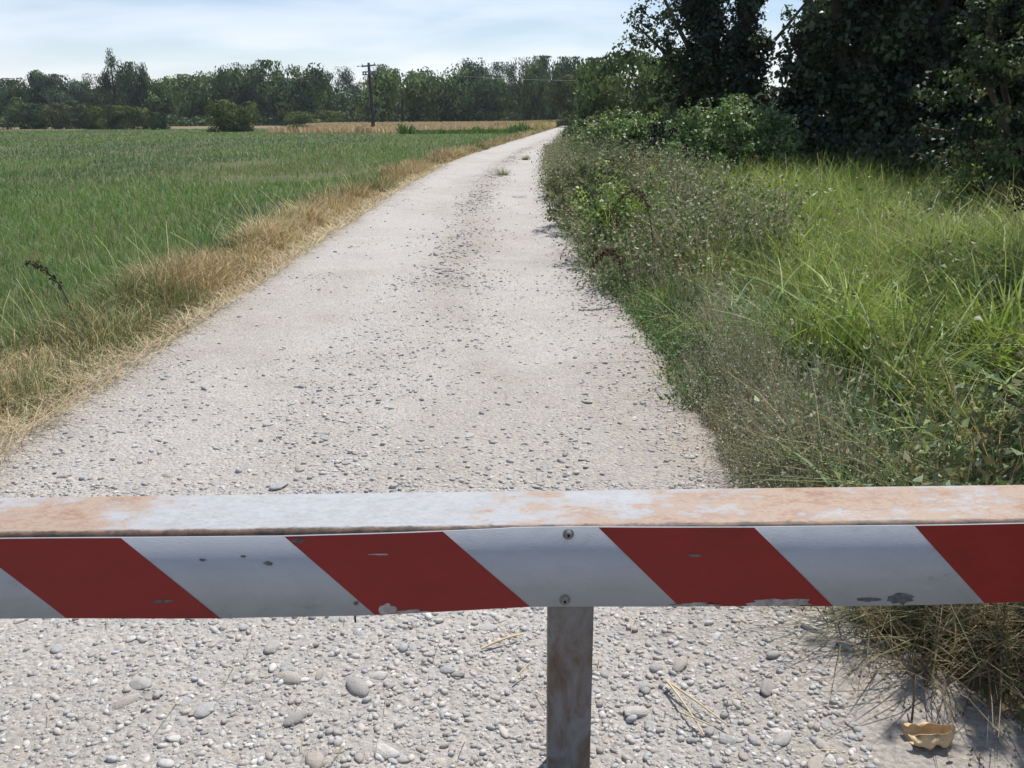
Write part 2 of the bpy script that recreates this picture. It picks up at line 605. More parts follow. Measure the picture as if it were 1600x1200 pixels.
def stone(x, y, r, flat=0.55, rz=0.0, long=1.3, sink=0.35, var=0):
    z = float(road_z(np.array([x]), np.array([y]))[0])
    o = obj('stone', VAR[var % len(VAR)], track, (x, y, z + r * flat * (1 - 2 * sink)), (RNG.normal(0, 0.12), RNG.normal(0, 0.12), rz), (r * long, r * 0.85, r * flat))
    return o


x, y = pick(950, 1.55, 8.5)
keep = np.argsort(RNG.random(len(x)))[:210]
for i_, (a, b) in enumerate(zip(x[keep], y[keep])):
    stone(a, b, 0.012 + 0.014 * RNG.random() ** 2.0, RNG.uniform(0.32, 0.55), RNG.uniform(0, 6.28), RNG.uniform(1.0, 1.6), RNG.uniform(0.35, 0.66), int(RNG.integers(0, 18)))
for i_, (a, b, r) in enumerate(((1.19, 2.23, 0.045), (-0.86, 2.02, 0.05), (-0.66, 2.16, 0.055), (-0.60, 1.98, 0.045), (-0.52, 1.83, 0.05), (0.33, 2.02, 0.055), (0.38, 2.13, 0.045),
                                 (-0.34, 1.86, 0.06), (0.72, 2.10, 0.05), (0.95, 2.38, 0.045), (0.70, 1.88, 0.04), (0.80, 1.86, 0.035), (1.02, 2.30, 0.04), (0.76, 1.80, 0.04),
                                 (-1.09, 2.15, 0.05), (-1.05, 3.55, 0.06), (-1.0, 3.75, 0.05), (0.28, 1.80, 0.05), (-0.75, 2.32, 0.05), (-0.2, 2.2, 0.04), (0.50, 2.22, 0.045), (-0.45, 2.12, 0.06))):
    stone(a, b, r * 0.54, 0.5, i_ * 1.3, 1.35, 0.28 + 0.3 * ((i_ * 7) % 5) / 5, i_)

# ------------------------------------------------------------------ crops and grass (masses nobody could count)
def ground_pts(x, y):
    return np.stack([x, y, ground_z(x, y)], -1)


M_FIELD = noise_mat('field_soil', [(0.3, S(70, 78, 48)), (0.7, S(98, 96, 62))], 1.2, bump=0.4, bump_scale=20)


def verge_edge(y):
    """left limit of the dry verge, right limit of the green crop"""
    return road_c(y) - 2.22 - 0.60 * fbm(np.asarray(y) * 0.45, np.asarray(y) * 0 + 2.0, 61, 3) - 0.45 * sstep(7, 3, y)


# soil of the crop field, a hand above the plain
ys_ = axis([np.linspace(-4, 20, 49), np.linspace(20, 127, 54)])
us_ = np.concatenate([np.linspace(0, 6, 13), np.linspace(8, 190, 40)])
U, Yf = np.meshgrid(us_, ys_)
Xf = verge_edge(Yf) + 0.15 - U
Zf = ground_z(Xf, Yf) + 0.03 * sstep(0, 0.4, U) - 0.01
i = (np.arange(len(ys_) - 1)[:, None] * len(us_) + np.arange(len(us_) - 1)[None, :]).ravel()
nn = len(us_)
tag(obj('crop_field', npmesh('crop_field', np.stack([Xf, Yf, Zf], -1).reshape(-1, 3), np.stack([i + nn, i + nn + 1, i + 1, i], -1), None, True, M_FIELD)),
    'dark soil of the green crop field left of the track', kind='structure')
# green crop
N = 145000
y = 2.2 * (126 / 2.2) ** RNG.random(N)
xl = -0.66 * y - 5
x = xl + (verge_edge(y) + 0.12 - xl) * RNG.random(N)
far_edge = 84 + 4 * fbm(x * 0.1, x * 0, 66, 2) + 40 * sstep(-21, -33, x)
k = (y < far_edge) & (RNG.random(N) > 0.85 * sstep(0.71, 0.78, fbm(x * 0.22, y * 0.13, 77, 3)))
x, y = x[k], y[k]; N = len(x)
patch = fbm(x * 0.16, y * 0.07, 71, 3)
patch2 = fbm(x * 0.5, y * 0.2, 72, 3)
h = (0.10 + 0.12 * patch) * RNG.uniform(0.6, 1.3, N)
t = np.clip(sstep(0.35, 0.65, patch) * 0.75 + RNG.normal(0, 0.15, N), 0, 1)[:, None]
cg = np.array(S(84, 118, 76))[None] * (1 - t) + np.array(S(122, 150, 82))[None] * t
dry = (RNG.random(N) < 0.05 + 0.26 * sstep(0.48, 0.68, fbm(x * 0.12, y * 0.16, 73, 3)) + 0.2 * sstep(0.55, 0.72, patch2))[:, None]
C = np.where(dry, np.array(S(136, 134, 98))[None], cg) * RNG.uniform(0.7, 1.25, (N, 1))
w = np.clip(0.0010 * y, 0.0035, 0.12) * RNG.uniform(0.7, 1.3, N)
s = Soup()
for sel, kk in ((y < 22, 2), (y >= 22, 1)):
    M = int(sel.sum())
    s.add(*blades(ground_pts(x[sel], y[sel]), h[sel], w[sel], RNG.uniform(0, 6.28, M), RNG.uniform(0, 0.5, M), RNG.uniform(0, 0.6, M), C[sel], k=kk, tipw=0.2))
crop = obj('crop_grass', s.mesh('crop_grass', M_GRASS))
tag(crop, 'low green cereal crop filling the field left of the track', kind='stuff')

# ripe field beyond
N = 42000
y = RNG.uniform(86, 152, N); x = RNG.uniform(-50, 9, N)
k = (x > -24 - 0.12 * (y - 90)) & (x < road_c(y) - 3.0) & (y > 86 + 3 * fbm(x * 0.1, x * 0, 66, 2))
x, y = x[k], y[k]; N = len(x)
C = vary(S(204, 182, 144), N, 0.12, 0.04)
s = Soup().add(*blades(ground_pts(x, y), RNG.uniform(0.45, 0.75, N), RNG.uniform(0.10, 0.22, N), RNG.uniform(0, 6.28, N), RNG.uniform(0, 0.3, N), RNG.uniform(0, 0.4, N), C, k=1, tipw=0.6))
wheat = obj('wheat_grass', s.mesh('wheat_grass', M_DRY))
tag(wheat, 'golden ripe cereal strip behind the utility pole', kind='stuff')

# dry verge on the left of the track
s = Soup()
N = 62000
y = 1.8 * (120 / 1.8) ** RNG.random(N)
e0 = verge_edge(y) - 0.25
e1 = road_c(y) - 1.66 - 0.3 * (fbm(y * 1.1, y * 0 + 5, 5, 3) - 0.3)
u = RNG.random(N) ** 0.8
x = e0 + (e1 - e0) * u
prof = np.clip(np.sin(np.pi * np.clip(u * 0.9 + 0.1, 0, 1)), 0.12, 1)
cl = fbm(x * 1.5, y * 0.9, 81, 3)
h = (0.07 + 0.30 * prof * sstep(0.3, 0.7, cl)) * RNG.uniform(0.5, 1.3, N)
gmix = np.clip(sstep(0.45, 0.0, u) * 0.75 + 0.7 * sstep(0.6, 0.75, fbm(x * 0.5, y * 0.3, 83, 2)) + 0.22 * sstep(25, 50, y), 0, 0.92)
isg = RNG.random(N) < gmix
C = np.where(isg[:, None], vary(S(118, 126, 82), N), np.where((RNG.random(N) < 0.4 + 0.5 * sstep(0.4, 0.6, fbm(x * 0.9, y * 0.5, 85, 2)))[:, None], vary(S(198, 182, 142), N), vary(S(164, 144, 107), N)))
w = np.clip(0.0011 * y, 0.0045, 0.09)
for sel, kk in ((y < 14, 3), (y >= 14, 1)):
    M = int(sel.sum())
    s.add(*blades(ground_pts(x[sel], y[sel]), h[sel], w[sel], RNG.uniform(0, 6.28, M), RNG.uniform(0, 0.6, M), RNG.uniform(0, 0.9, M), C[sel], k=kk, tipw=0.15))
# flattened straw at the verge's foot
N = 9000
y = 1.8 * (30 / 1.8) ** RNG.random(N)
x = road_c(y) - 1.62 - 0.35 * RNG.random(N)
P = ground_pts(x, y); P[:, 2] = np.maximum(P[:, 2], road_z(x, y)) + 0.004
s.add(*blades(P, RNG.uniform(0.05, 0.16, N), np.clip(0.001 * y, 0.004, 0.02), RNG.uniform(0, 6.28, N), RNG.uniform(0.8, 2.0, N), RNG.uniform(0.6, 1.2, N), vary(S(190, 176, 144), N), k=2))
# taller seed stalks leaning over the crop
N = 150
y = 2.5 * (26 / 2.5) ** RNG.random(N)
x = verge_edge(y) + RNG.uniform(-0.5, 0.5, N)
s.add(*blades(ground_pts(x, y), RNG.uniform(0.35, 0.6, N), np.full(N, 0.003) + 0.0003 * y, RNG.normal(2.6, 0.7, N), RNG.uniform(0.1, 0.6, N), RNG.uniform(0, 0.5, N), vary(S(186, 184, 128), N), k=3, tipw=0.8))
verge = obj('dry_verge_grass', s.mesh('dry_verge_grass', M_DRY))
tag(verge, 'straw coloured dry grass along the left edge of the track', kind='stuff')

# greener strip where crop, ripe field and track meet
s = Soup()
N = 5000
y = RNG.uniform(80, 89, N); x = RNG.uniform(-10, 5, N)
k = x < road_c(y) - 2.2
x, y = x[k], y[k]; N = len(x)
hh = 0.3 + 0.8 * sstep(0.5, 0.75, fbm(x * 0.35, y * 0.1, 91, 3))
s.add(*blades(ground_pts(x, y), hh * RNG.uniform(0.5, 1.1, N), RNG.uniform(0.08, 0.18, N), RNG.uniform(0, 6.28, N), RNG.uniform(0, 0.4, N), RNG.uniform(0, 0.5, N), vary(S(88, 118, 56), N), k=1, tipw=0.5))
N = 7000
y = RNG.uniform(92, 150, N); x = road_c(y) - 1.9 - 6 * RNG.random(N) ** 1.5
s.add(*blades(ground_pts(x, y), RNG.uniform(0.3, 0.9, N), RNG.uniform(0.10, 0.22, N), RNG.uniform(0, 6.28, N), RNG.uniform(0, 0.4, N), RNG.uniform(0, 0.5, N), vary(S(178, 162, 118), N), k=1, tipw=0.5))
tag(obj('weeds', s.mesh('weeds', M_GRASS)), 'taller green and straw weeds at the far end of the crop', kind='stuff')


# ---- right side
def right_edge(y):
    return road_c(y) + 1.72 + 0.16 * sstep(7.5, 3.6, np.asarray(y, float)) - 0.08 * sstep(6, 9, np.asarray(y, float)) + 0.26 * sstep(2.7, 1.7, np.asarray(y, float)) + 0.34 * (fbm(np.asarray(y) * 1.1, np.asarray(y) * 0 + 9, 5, 3) - 0.4)


def sample_right(N, y0, y1, w0, w1, log=True):
    y = y0 * (y1 / y0) ** RNG.random(N) if log else RNG.uniform(y0, y1, N)
    x = right_edge(y) + w0 + (w1 - w0) * RNG.random(N)
    return x, y


s = Soup()
# bright feathery meadow
N = 70000
x, y = sample_right(N, 6.0, 19, 0.5, 10.5)
k = (x < 0.72 * y + 1.2) & (x > right_edge(y) + 0.5 + 1.0 * fbm(x * 0.7, y * 0.5, 101, 3))
x, y = x[k], y[k]; N = len(x)
cl = fbm(x * 0.8, y * 0.8, 102, 3)
h = (0.30 + 0.50 * sstep(0.3, 0.7, cl)) * RNG.uniform(0.55, 1.2, N) * (0.75 + 0.25 * sstep(1, 3, x - right_edge(y)))
t = np.clip(sstep(0.3, 0.7, fbm(x * 0.5, y * 0.4, 103, 3)) + RNG.normal(0, 0.2, N), 0, 1)[:, None]
C = (np.array(S(98, 126, 64))[None] * (1 - t) + np.array(S(152, 170, 86))[None] * t) * RNG.uniform(0.55, 1.4, (N, 1))
brown = RNG.random(N) < 0.10 + 0.18 * sstep(9, 4, y)
C[brown] = vary(S(140, 116, 82), int(brown.sum()))
w = np.clip(0.0006 * y, 0.004, 0.012) * RNG.uniform(0.6, 1.5, N)
for sel, kk in ((y < 8.5, 3), (y >= 8.5, 2)):
    M = int(sel.sum())
    s.add(*blades(ground_pts(x[sel], y[sel]), h[sel], w[sel], RNG.uniform(0, 6.28, M), RNG.uniform(0, 0.55, M), RNG.uniform(0.1, 0.9, M), C[sel], k=kk, tipw=0.2))
# near, mixed and shaded
N = 30000
x, y = sample_right(N, 1.2, 9.0, 0.02, 4.6)
k = x < 0.8 * y + 1.6
x, y = x[k], y[k]; N = len(x)
cl = fbm(x * 1.3, y * 1.3, 112, 3)
dd = x - right_edge(y)
h = (0.08 + 0.34 * sstep(0.05, 0.75, dd) * sstep(0.2, 0.75, cl)) * RNG.uniform(0.5, 1.25, N)
gp = fbm(x * 1.8, y * 1.8, 117, 2)
C = np.where((RNG.random(N) < 0.35 + 0.6 * sstep(0.35, 0.6, gp))[:, None], vary(S(96, 116, 62), N, 0.28), vary(S(140, 120, 92), N, 0.25))
s.add(*blades(ground_pts(x, y), h, RNG.uniform(0.003, 0.008, N), RNG.uniform(0, 6.28, N), RNG.uniform(0, 0.7, N), RNG.uniform(0.1, 1.1, N), C, k=3, tipw=0.15))
# bunched tufts: each its own height, colour and blade width, leaving dark gaps between
T = 620
tx, ty = sample_right(T, 2.3, 12, 0.25, 5.6)
k = (tx < 0.78 * ty + 1.4) & (RNG.random(T) < 0.25 + sstep(0.38, 0.6, fbm(tx * 1.6, ty * 1.6, 118, 2)))
tx, ty = tx[k], ty[k]; T = len(tx)
TPAL = np.array([S(146, 164, 82), S(176, 186, 98), S(108, 132, 78), S(180, 170, 120), S(92, 116, 70), S(160, 142, 112), S(188, 194, 112)])
kind_ = np.clip((fbm(tx * 0.9, ty * 0.9, 119, 2) * 9.0 - 1.2 + RNG.normal(0, 0.9, T)).astype(int), 0, 6)
th_ = RNG.uniform(0.28, 0.62, T) + 0.28 * sstep(0.45, 0.65, fbm(tx * 0.8, ty * 0.8, 120, 2))
tw_ = RNG.choice([0.004, 0.007, 0.012, 0.018], T, p=[0.2, 0.35, 0.3, 0.15])
tb_ = RNG.uniform(0.3, 1.25, T); tr_ = RNG.uniform(0.03, 0.10, T)
per = 46
idx = np.repeat(np.arange(T), per); N = len(idx)
s.add(*blades(ground_pts(tx[idx] + RNG.normal(0, 1, N) * tr_[idx], ty[idx] + RNG.normal(0, 1, N) * tr_[idx]), th_[idx] * RNG.uniform(0.45, 1.15, N), tw_[idx] * RNG.uniform(0.8, 1.6, N), RNG.uniform(0, 6.28, N),
              RNG.uniform(0, 0.45, N), tb_[idx] * RNG.uniform(0.4, 1.3, N), np.clip(TPAL[kind_][idx] * RNG.uniform(0.7, 1.3, (N, 1)), 0, 1), k=4, tipw=0.1))
T = 34
ty = RNG.uniform(2.05, 2.85, T); tx = right_edge(ty) + RNG.uniform(0.02, 0.9, T)
per = 60; idx = np.repeat(np.arange(T), per); N = len(idx)
tcc = np.array([S(132, 116, 90), S(100, 112, 70), S(118, 122, 84), S(146, 128, 100)])[RNG.integers(0, 4, T)]
s.add(*blades(ground_pts(tx[idx] + RNG.normal(0, 0.06, N), ty[idx] + RNG.normal(0, 0.06, N)), RNG.uniform(0.12, 0.36, N), RNG.uniform(0.003, 0.007, N), RNG.uniform(0, 6.28, N),
              RNG.uniform(0, 0.8, N), RNG.uniform(0.3, 1.4, N), np.clip(tcc[idx] * RNG.uniform(0.7, 1.3, (N, 1)), 0, 1), k=4, tipw=0.1))
# long arching pale leaves
N = 380
x, y = sample_right(N, 2.6, 9, 0.7, 5.0)
s.add(*blades(ground_pts(x, y), RNG.uniform(0.55, 0.85, N), RNG.uniform(0.010, 0.024, N), RNG.uniform(0, 6.28, N), RNG.uniform(0.05, 0.3, N), RNG.uniform(0.5, 1.0, N), vary(S(150, 172, 96), N), k=7, tipw=0.1))
# straight seed stalks
N = 600
x, y = sample_right(N, 2.4, 15, 0.5, 6.0)
s.add(*blades(ground_pts(x, y), RNG.uniform(0.5, 0.9, N), np.clip(0.0005 * y, 0.0025, 0.007), RNG.uniform(0, 6.28, N), RNG.uniform(0.05, 0.5, N), RNG.uniform(0, 0.35, N), vary(S(176, 170, 112), N), k=3, tipw=0.9))
meadow = obj('meadow_grass', s.mesh('meadow_grass', M_GRASS))
tag(meadow, 'tall bright feathery grass between the track and the dark trees', kind='stuff')


def weed_mass(name, label, X, Y, H, stem_c, leaf_c, per, lsize, mat, spread=0.12, stemw=0.005):
    s = Soup()
    N = len(X)
    P = ground_pts(X, Y)
    yaw = RNG.uniform(0, 6.28, N); lean = RNG.uniform(0.0, 0.5, N)
    s.add(*blades(P, H, np.full(N, stemw) + 0.0003 * Y, yaw, lean, RNG.uniform(0, 0.4, N), vary(stem_c, N, 0.2), k=2, tipw=0.6))
    idx = np.repeat(np.arange(N), per)
    t = RNG.uniform(0.12, 1.05, len(idx))
    Q = P[idx].copy()
    Q[:, 0] += np.cos(yaw[idx]) * lean[idx] * t * H[idx]; Q[:, 1] += np.sin(yaw[idx]) * lean[idx] * t * H[idx]
    Q[:, 2] += t * H[idx] * 0.95
    Q += RNG.normal(0, 1, Q.shape) * spread * np.array([1, 1, 0.5])
    Q[:, 2] = np.maximum(Q[:, 2], P[idx][:, 2] + 0.01)
    lc = np.asarray(leaf_c)[RNG.integers(0, len(leaf_c), len(idx))]
    lc = lc * RNG.uniform(0.7, 1.3, (len(idx), 1))
    s.add(*leaves(Q, lsize * RNG.uniform(0.5, 1.4, len(idx)), lc, aspect=0.5))
    return tag(obj(name, s.mesh(name, mat)), label, kind='stuff')


# grey wiry weeds at the track's right edge
N = 5200
x, y = sample_right(N, 2.7, 8.5, 0.0, 0.5)
k = RNG.random(N) < np.clip((y - 2.4) / 1.2, 0.15, 1)
x, y = x[k], y[k]; N = len(x)
k = RNG.random(N) < 0.25 + sstep(0.35, 0.6, fbm(x * 1.1, y * 0.8, 121, 2))
x, y = x[k], y[k]
h = 0.18 + 0.30 * sstep(0, 0.5, x - right_edge(y)) * RNG.uniform(0.5, 1.2, len(x))
weed_mass('weeds', 'low grey green wiry weeds on the right edge of the track', x, y, h, S(156, 152, 126),
          [S(150, 156, 132), S(170, 170, 152), S(126, 142, 104), S(180, 172, 154)], 9, 0.013, M_DRY, 0.035, 0.0022)
# fresh low green weeds hugging the gravel
N = 700
x, y = sample_right(N, 4.6, 22, -0.05, 0.32)
weed_mass('weeds', 'fresh green low weeds creeping onto the gravel at the right', x, y, RNG.uniform(0.08, 0.26, N), S(80, 120, 56),
          [S(94, 128, 78), S(112, 142, 88), S(84, 114, 70)], 18, 0.028, M_LEAF, 0.06, 0.003)
# brown grey thistles and dead stalks along the road hedge
N = 2300
x, y = sample_right(N, 7.6, 60, -0.08, 1.7)
hh = (0.60 + 0.60 * fbm(x * 0.7, y * 0.35, 131, 3)) * (0.55 + 0.45 * sstep(0, 0.7, x - right_edge(y)))
weed_mass('weeds', 'brown grey dried thistles crowding the right edge of the track', x, y, hh, S(146, 138, 114),
          [S(142, 142, 112), S(122, 134, 94), S(172, 166, 146), S(100, 122, 74), S(112, 130, 82)], 30, 0.046, M_DRY, 0.12, 0.008)
# broad leaved weeds dotted through the meadow
N = 2300
x, y = sample_right(N, 2.3, 13, 0.3, 5.5)
k = (x < 0.75 * y + 1.4) & (RNG.random(N) < 0.12 + sstep(0.48, 0.66, fbm(x * 1.2, y * 1.2, 161, 2)))
x, y = x[k], y[k]; N = len(x)
weed_mass('weeds', 'broad leaved weeds scattered through the tall grass', x, y, RNG.uniform(0.25, 0.6, N), S(116, 122, 86),
          [S(120, 136, 92), S(146, 158, 120), S(100, 120, 78), S(132, 124, 98)], 24, 0.044, M_LEAF, 0.08, 0.005)

# brown leaf litter and straw bits on the gravel
s = Soup()
N = 1500
y = 1.6 * (9 / 1.6) ** RNG.random(N); x = right_edge(y) + RNG.normal(-0.02, 0.14, N)
P = np.stack([x, y, np.maximum(road_z(x, y), ground_z(x, y)) + 0.012], -1)
s.add(*leaves(P, RNG.uniform(0.008, 0.022, N), np.array([S(146, 126, 102), S(118, 98, 80), S(170, 154, 130)])[RNG.integers(0, 3, N)] * RNG.uniform(0.6, 1.2, (N, 1)), nrm=np.tile([0, 0, 1.0], (N, 1)), jitter=0.7, aspect=0.5))
N = 420
x, y = pick(1400, 1.6, 7.0); x, y = x[:N], y[:N]; N = len(x)
P = np.stack([x, y, road_z(x, y) + 0.006], -1)
a = RNG.uniform(0, 6.28, N)
s.add(*blades(P, RNG.uniform(0.01, 0.05, N), np.full(N, 0.0025), a, RNG.uniform(1.0, 3.0, N), RNG.uniform(0, 0.5, N), vary(S(190, 170, 132), N), k=2, tipw=0.7))
tag(obj('leaf_litter', s.mesh('leaf_litter', M_DRY)), 'brown leaf scraps and straw bits along the gravel edge', kind='stuff')


# ------------------------------------------------------------------ trees
def crown_variant(kind, seed, nclump, per, lsize, pal):
    """unit crown: x,y in -1..1, z in 0..1, made of leaf clumps on an uneven profile"""
    r = np.random.default_rng(seed)
    global RNG
    keep = RNG; RNG = r
    z = r.random(nclump * 3)
    if kind == 'round': prof = np.sqrt(np.clip(1 - ((z - 0.5) / 0.52) ** 2, 0, 1))
    elif kind == 'broad': prof = np.where(z < 0.55, 0.92 + 0.08 * z, np.sqrt(np.clip(1 - ((z - 0.55) / 0.47) ** 2, 0, 1)))
    elif kind == 'tall': prof = np.where(z < 0.5, 0.72 + 0.5 * z, 0.97 * np.clip(1 - ((z - 0.5) / 0.53) ** 2.4, 0, 1) ** 0.6)
    elif kind == 'airy': prof = np.where(z < 0.6, 0.45 + 0.8 * z, 0.93 * np.sqrt(np.clip(1 - ((z - 0.6) / 0.42) ** 2, 0, 1)))
    elif kind == 'column': prof = np.where(z < 0.7, 0.75 + 0.25 * z, np.clip(1 - ((z - 0.7) / 0.33) ** 2, 0, 1) ** 0.6)
    elif kind == 'cone': prof = np.clip(1.05 - z, 0, 1) ** 0.75
    else: prof = np.where(z < 0.45, 0.8, np.clip(1 - (z - 0.45) / 0.56, 0.0, 1) * 0.8) * (0.55 + 0.45 * np.abs(np.sin(z * 26)))
    acc = r.random(len(z)) < np.clip(prof, 0.12, 1)
    z, prof = z[acc][:nclump], prof[acc][:nclump]
    M = len(z)
    th = r.uniform(0, 6.28, M)
    lob = 1 + 0.20 * np.sin(th * 3 + seed + z * 5) + 0.12 * np.sin(th * 5 + seed * 2 - z * 8)
    rr = prof * lob * np.sqrt(r.uniform(0.25, 1.0, M))
    c = np.stack([rr * np.cos(th), rr * np.sin(th), z], -1)
    sg = r.uniform(0.15, 0.32, M) * (0.75 if kind in ('airy', 'conifer') else 1.0)
    idx = np.repeat(np.arange(M), per)
    off = r.normal(0, 1, (len(idx), 3))
    off = unit(off) * (r.random((len(idx), 1)) ** 0.45) * sg[idx][:, None] * 1.5 * np.array([1, 1, 0.55])
    P = c[idx] + off
    P[:, 2] = np.clip(P[:, 2], 0.0, 1.06)
    nrm = unit(off * np.array([1, 1, 1.8]) + 1e-3)
    tint = r.uniform(0.55, 1.4, (M, 1))[idx] * r.uniform(0.85, 1.15, (len(idx), 1))
    pc = np.asarray(pal)[r.integers(0, len(pal), M)][idx] * tint
    V, F, C = leaves(P, lsize * r.uniform(0.6, 1.4, len(P)), pc, nrm=nrm, jitter=0.45, aspect=0.8)
    RNG = keep
    return npmesh('crown', V, F, C, False, M_FAR)


PAL_DARK = [S(86, 106, 68), S(72, 92, 64), S(104, 122, 76), S(86, 104, 78)]
PAL_MID = [S(96, 116, 70), S(114, 132, 82), S(84, 104, 66)]
PAL_SILVER = [S(100, 118, 94), S(88, 106, 84), S(114, 130, 104)]
PAL_OLIVE = [S(108, 118, 72), S(94, 106, 66), S(84, 98, 60)]
PAL_BROWN = [S(104, 106, 78), S(92, 100, 70), S(84, 96, 64)]
CROWNS = {}


def crown(kind, var, pal='mid'):
    key = (kind, var, pal)
    if key not in CROWNS:
        P_ = {'mid': PAL_MID, 'dark': PAL_DARK, 'silver': PAL_SILVER, 'olive': PAL_OLIVE, 'brown': PAL_BROWN}[pal]
        nc, per, ls = {'airy': (80, 70, 0.045), 'conifer': (110, 60, 0.045), 'column': (80, 90, 0.075), 'tall': (52, 150, 0.068), 'broad': (50, 155, 0.068)}.get(kind, (48, 155, 0.07))
        CROWNS[key] = crown_variant(kind, 500 + var * 37 + len(CROWNS), nc, per, ls, P_)
    return CROWNS[key]


def trunk_mesh(h, r, seed, top=0.75):
    q = np.random.default_rng(seed)
    n_ = 7
    z = np.linspace(-0.2, h * top, n_)
    pts = np.stack([np.cumsum(q.normal(0, 0.012 * h, n_)), np.cumsum(q.normal(0, 0.012 * h, n_)), z], -1)
    pts[:, :2] -= pts[0, :2]
    V, F = tube(pts, r * np.linspace(1.25, 0.35, n_), 7)
    Vs, Fs, off = [V], [F], len(V)
    for j in range(6):
        k = q.integers(2, n_ - 1); a = q.uniform(0, 6.28); L = h * q.uniform(0.18, 0.32)
        b0 = pts[k]; b2 = b0 + np.array([math.cos(a) * L * 0.7, math.sin(a) * L * 0.7, L * 0.8])
        b1 = (b0 + b2) / 2 + np.array([math.cos(a), math.sin(a), -0.6]) * L * 0.12
        V, F = tube(bez(b0, b1, b2, 5), r * 0.45 * np.linspace(1, 0.25, 5), 5)
        Vs.append(V); Fs.append(F + off); off += len(V)
    return npmesh('trunk', np.concatenate(Vs), np.concatenate(Fs), None, True, M_BARK)


TREES = [
    # x, y, half width, height, crown kind, palette, label
    (-108.0, 185, 4.2, 9.4, 'broad', 'mid', 'leafy tree cut by the left edge of the photo'),
    (-100.6, 185, 3.8, 9.1, 'round', 'dark', 'round dark tree just inside the left edge of the photo'),
    (-98.0, 190, 3.5, 10.8, 'cone', 'dark', 'dense pointed tree rising near the left end of the treeline'),
    (-92.6, 190, 4.6, 9.8, 'round', 'silver', 'silvery round tree between the pointed tree and the conifer'),
    (-87.0, 182, 3.6, 8.2, 'round', 'silver', 'pale low tree in front of the silvery round tree'),
    (-82.5, 182, 2.8, 9.6, 'airy', 'dark', 'thin crowned tree immediately left of the tall conifer'),
    (-77.1, 178, 3.3, 14.0, 'conifer', 'dark', 'tall ragged conifer, highest on the left treeline'),
    (-71.8, 176, 2.3, 11.3, 'column', 'dark', 'dark columnar tree immediately right of the tall conifer'),
    (-72.5, 190, 3.4, 9.0, 'round', 'mid', 'round tree peeping out behind the dark columnar tree'),
    (-64.9, 180, 5.6, 9.3, 'broad', 'mid', 'broad flat-topped tree behind the olive field bush, left of it'),
    (-59.2, 182, 5.0, 9.7, 'broad', 'mid', 'broad flat-topped tree directly behind the olive field bush'),
    (-53.4, 180, 3.8, 11.5, 'tall', 'dark', 'tall tree first of the higher trees right of the flat-topped ones'),
    (-46.6, 178, 4.4, 11.5, 'tall', 'dark', 'tall bulky tree, highest between the conifer and the utility pole'),
    (-38.4, 172, 5.0, 10.5, 'tall', 'dark', 'wide dark tree third to the left of the utility pole'),
    (-38.5, 205, 4.0, 11.7, 'airy', 'silver', 'pale airy tree seen just left of the utility pole'),
    (-34.8, 210, 5.0, 7.9, 'round', 'silver', 'low distant tree directly behind the utility pole'),
    (-29.0, 205, 4.4, 8.4, 'round', 'mid', 'low distant tree in the dip just right of the utility pole'),
    (-19.2, 160, 5.8, 9.0, 'broad', 'mid', 'big round tree first to the right of the utility pole'),
    (-23.0, 163, 2.4, 9.9, 'airy', 'mid', 'wispy tree top poking above the big round tree by the pole'),
    (-11.1, 165, 5.7, 10.4, 'tall', 'dark', 'large full tree second to the right of the utility pole'),
    (-7.0, 195, 5.2, 12.6, 'airy', 'silver', 'airy poplar behind the large full tree right of the pole'),
    (-2.0, 200, 4.0, 12.1, 'airy', 'silver', 'thin grey poplar with sky showing through, mid treeline'),
    (-3.4, 158, 4.2, 7.3, 'broad', 'dark', 'low dark rounded tree in front of the airy poplars'),
    (2.0, 185, 3.3, 12.2, 'airy', 'dark', 'slim tall poplar left of two standing side by side'),
    (6.2, 180, 3.4, 12.0, 'tall', 'mid', 'full tall poplar above the vanishing track'),
    (4.1, 150, 1.9, 7.6, 'column', 'dark', 'narrow dark tree standing at the far edge of the ripe field'),
    (10.8, 170, 3.6, 11.3, 'tall', 'dark', 'dark tree top above the brownish thicket at the track end'),
    (14.8, 160, 4.2, 10.5, 'tall', 'mid', 'tall tree behind the mid-green rounded one, right of the track end'),
    (9.6, 120, 3.9, 6.3, 'broad', 'brown', 'brownish thicket tree where the track disappears'),
    (8.2, 60, 3.2, 5.2, 'round', 'mid', 'mid-green rounded small tree left of the ivy covered tree'),
    (15.2, 90, 2.6, 6.6, 'tall', 'dark', 'dark tree partly hidden behind the ivy covered tree'),
    (11.6, 58, 2.6, 4.3, 'round', 'mid', 'green tree glimpsed at the foot of the ivy covered tree'),
]
VARN = 0
for i_, (x, y, hw, h, kind, pal, label) in enumerate(TREES):
    t = empty('conifer_tree' if kind == 'conifer' else 'poplar_tree' if 'poplar' in label else 'broadleaf_tree', (x, y, 0), 0)
    tag(t, label, 'tree', 'trees of the distant wood' if y > 100 else None)
    c = obj('crown', crown(kind, i_ % 2, pal), t, (0, 0, 0.05 * h if kind != 'airy' else 0.12 * h), (0, 0, RNG.uniform(0, 6.28)), (hw * 1.12, hw * 1.12, h * (0.92 if kind != 'airy' else 0.86)))
    obj('trunk', trunk_mesh(h, 0.025 * h, 900 + i_), t)

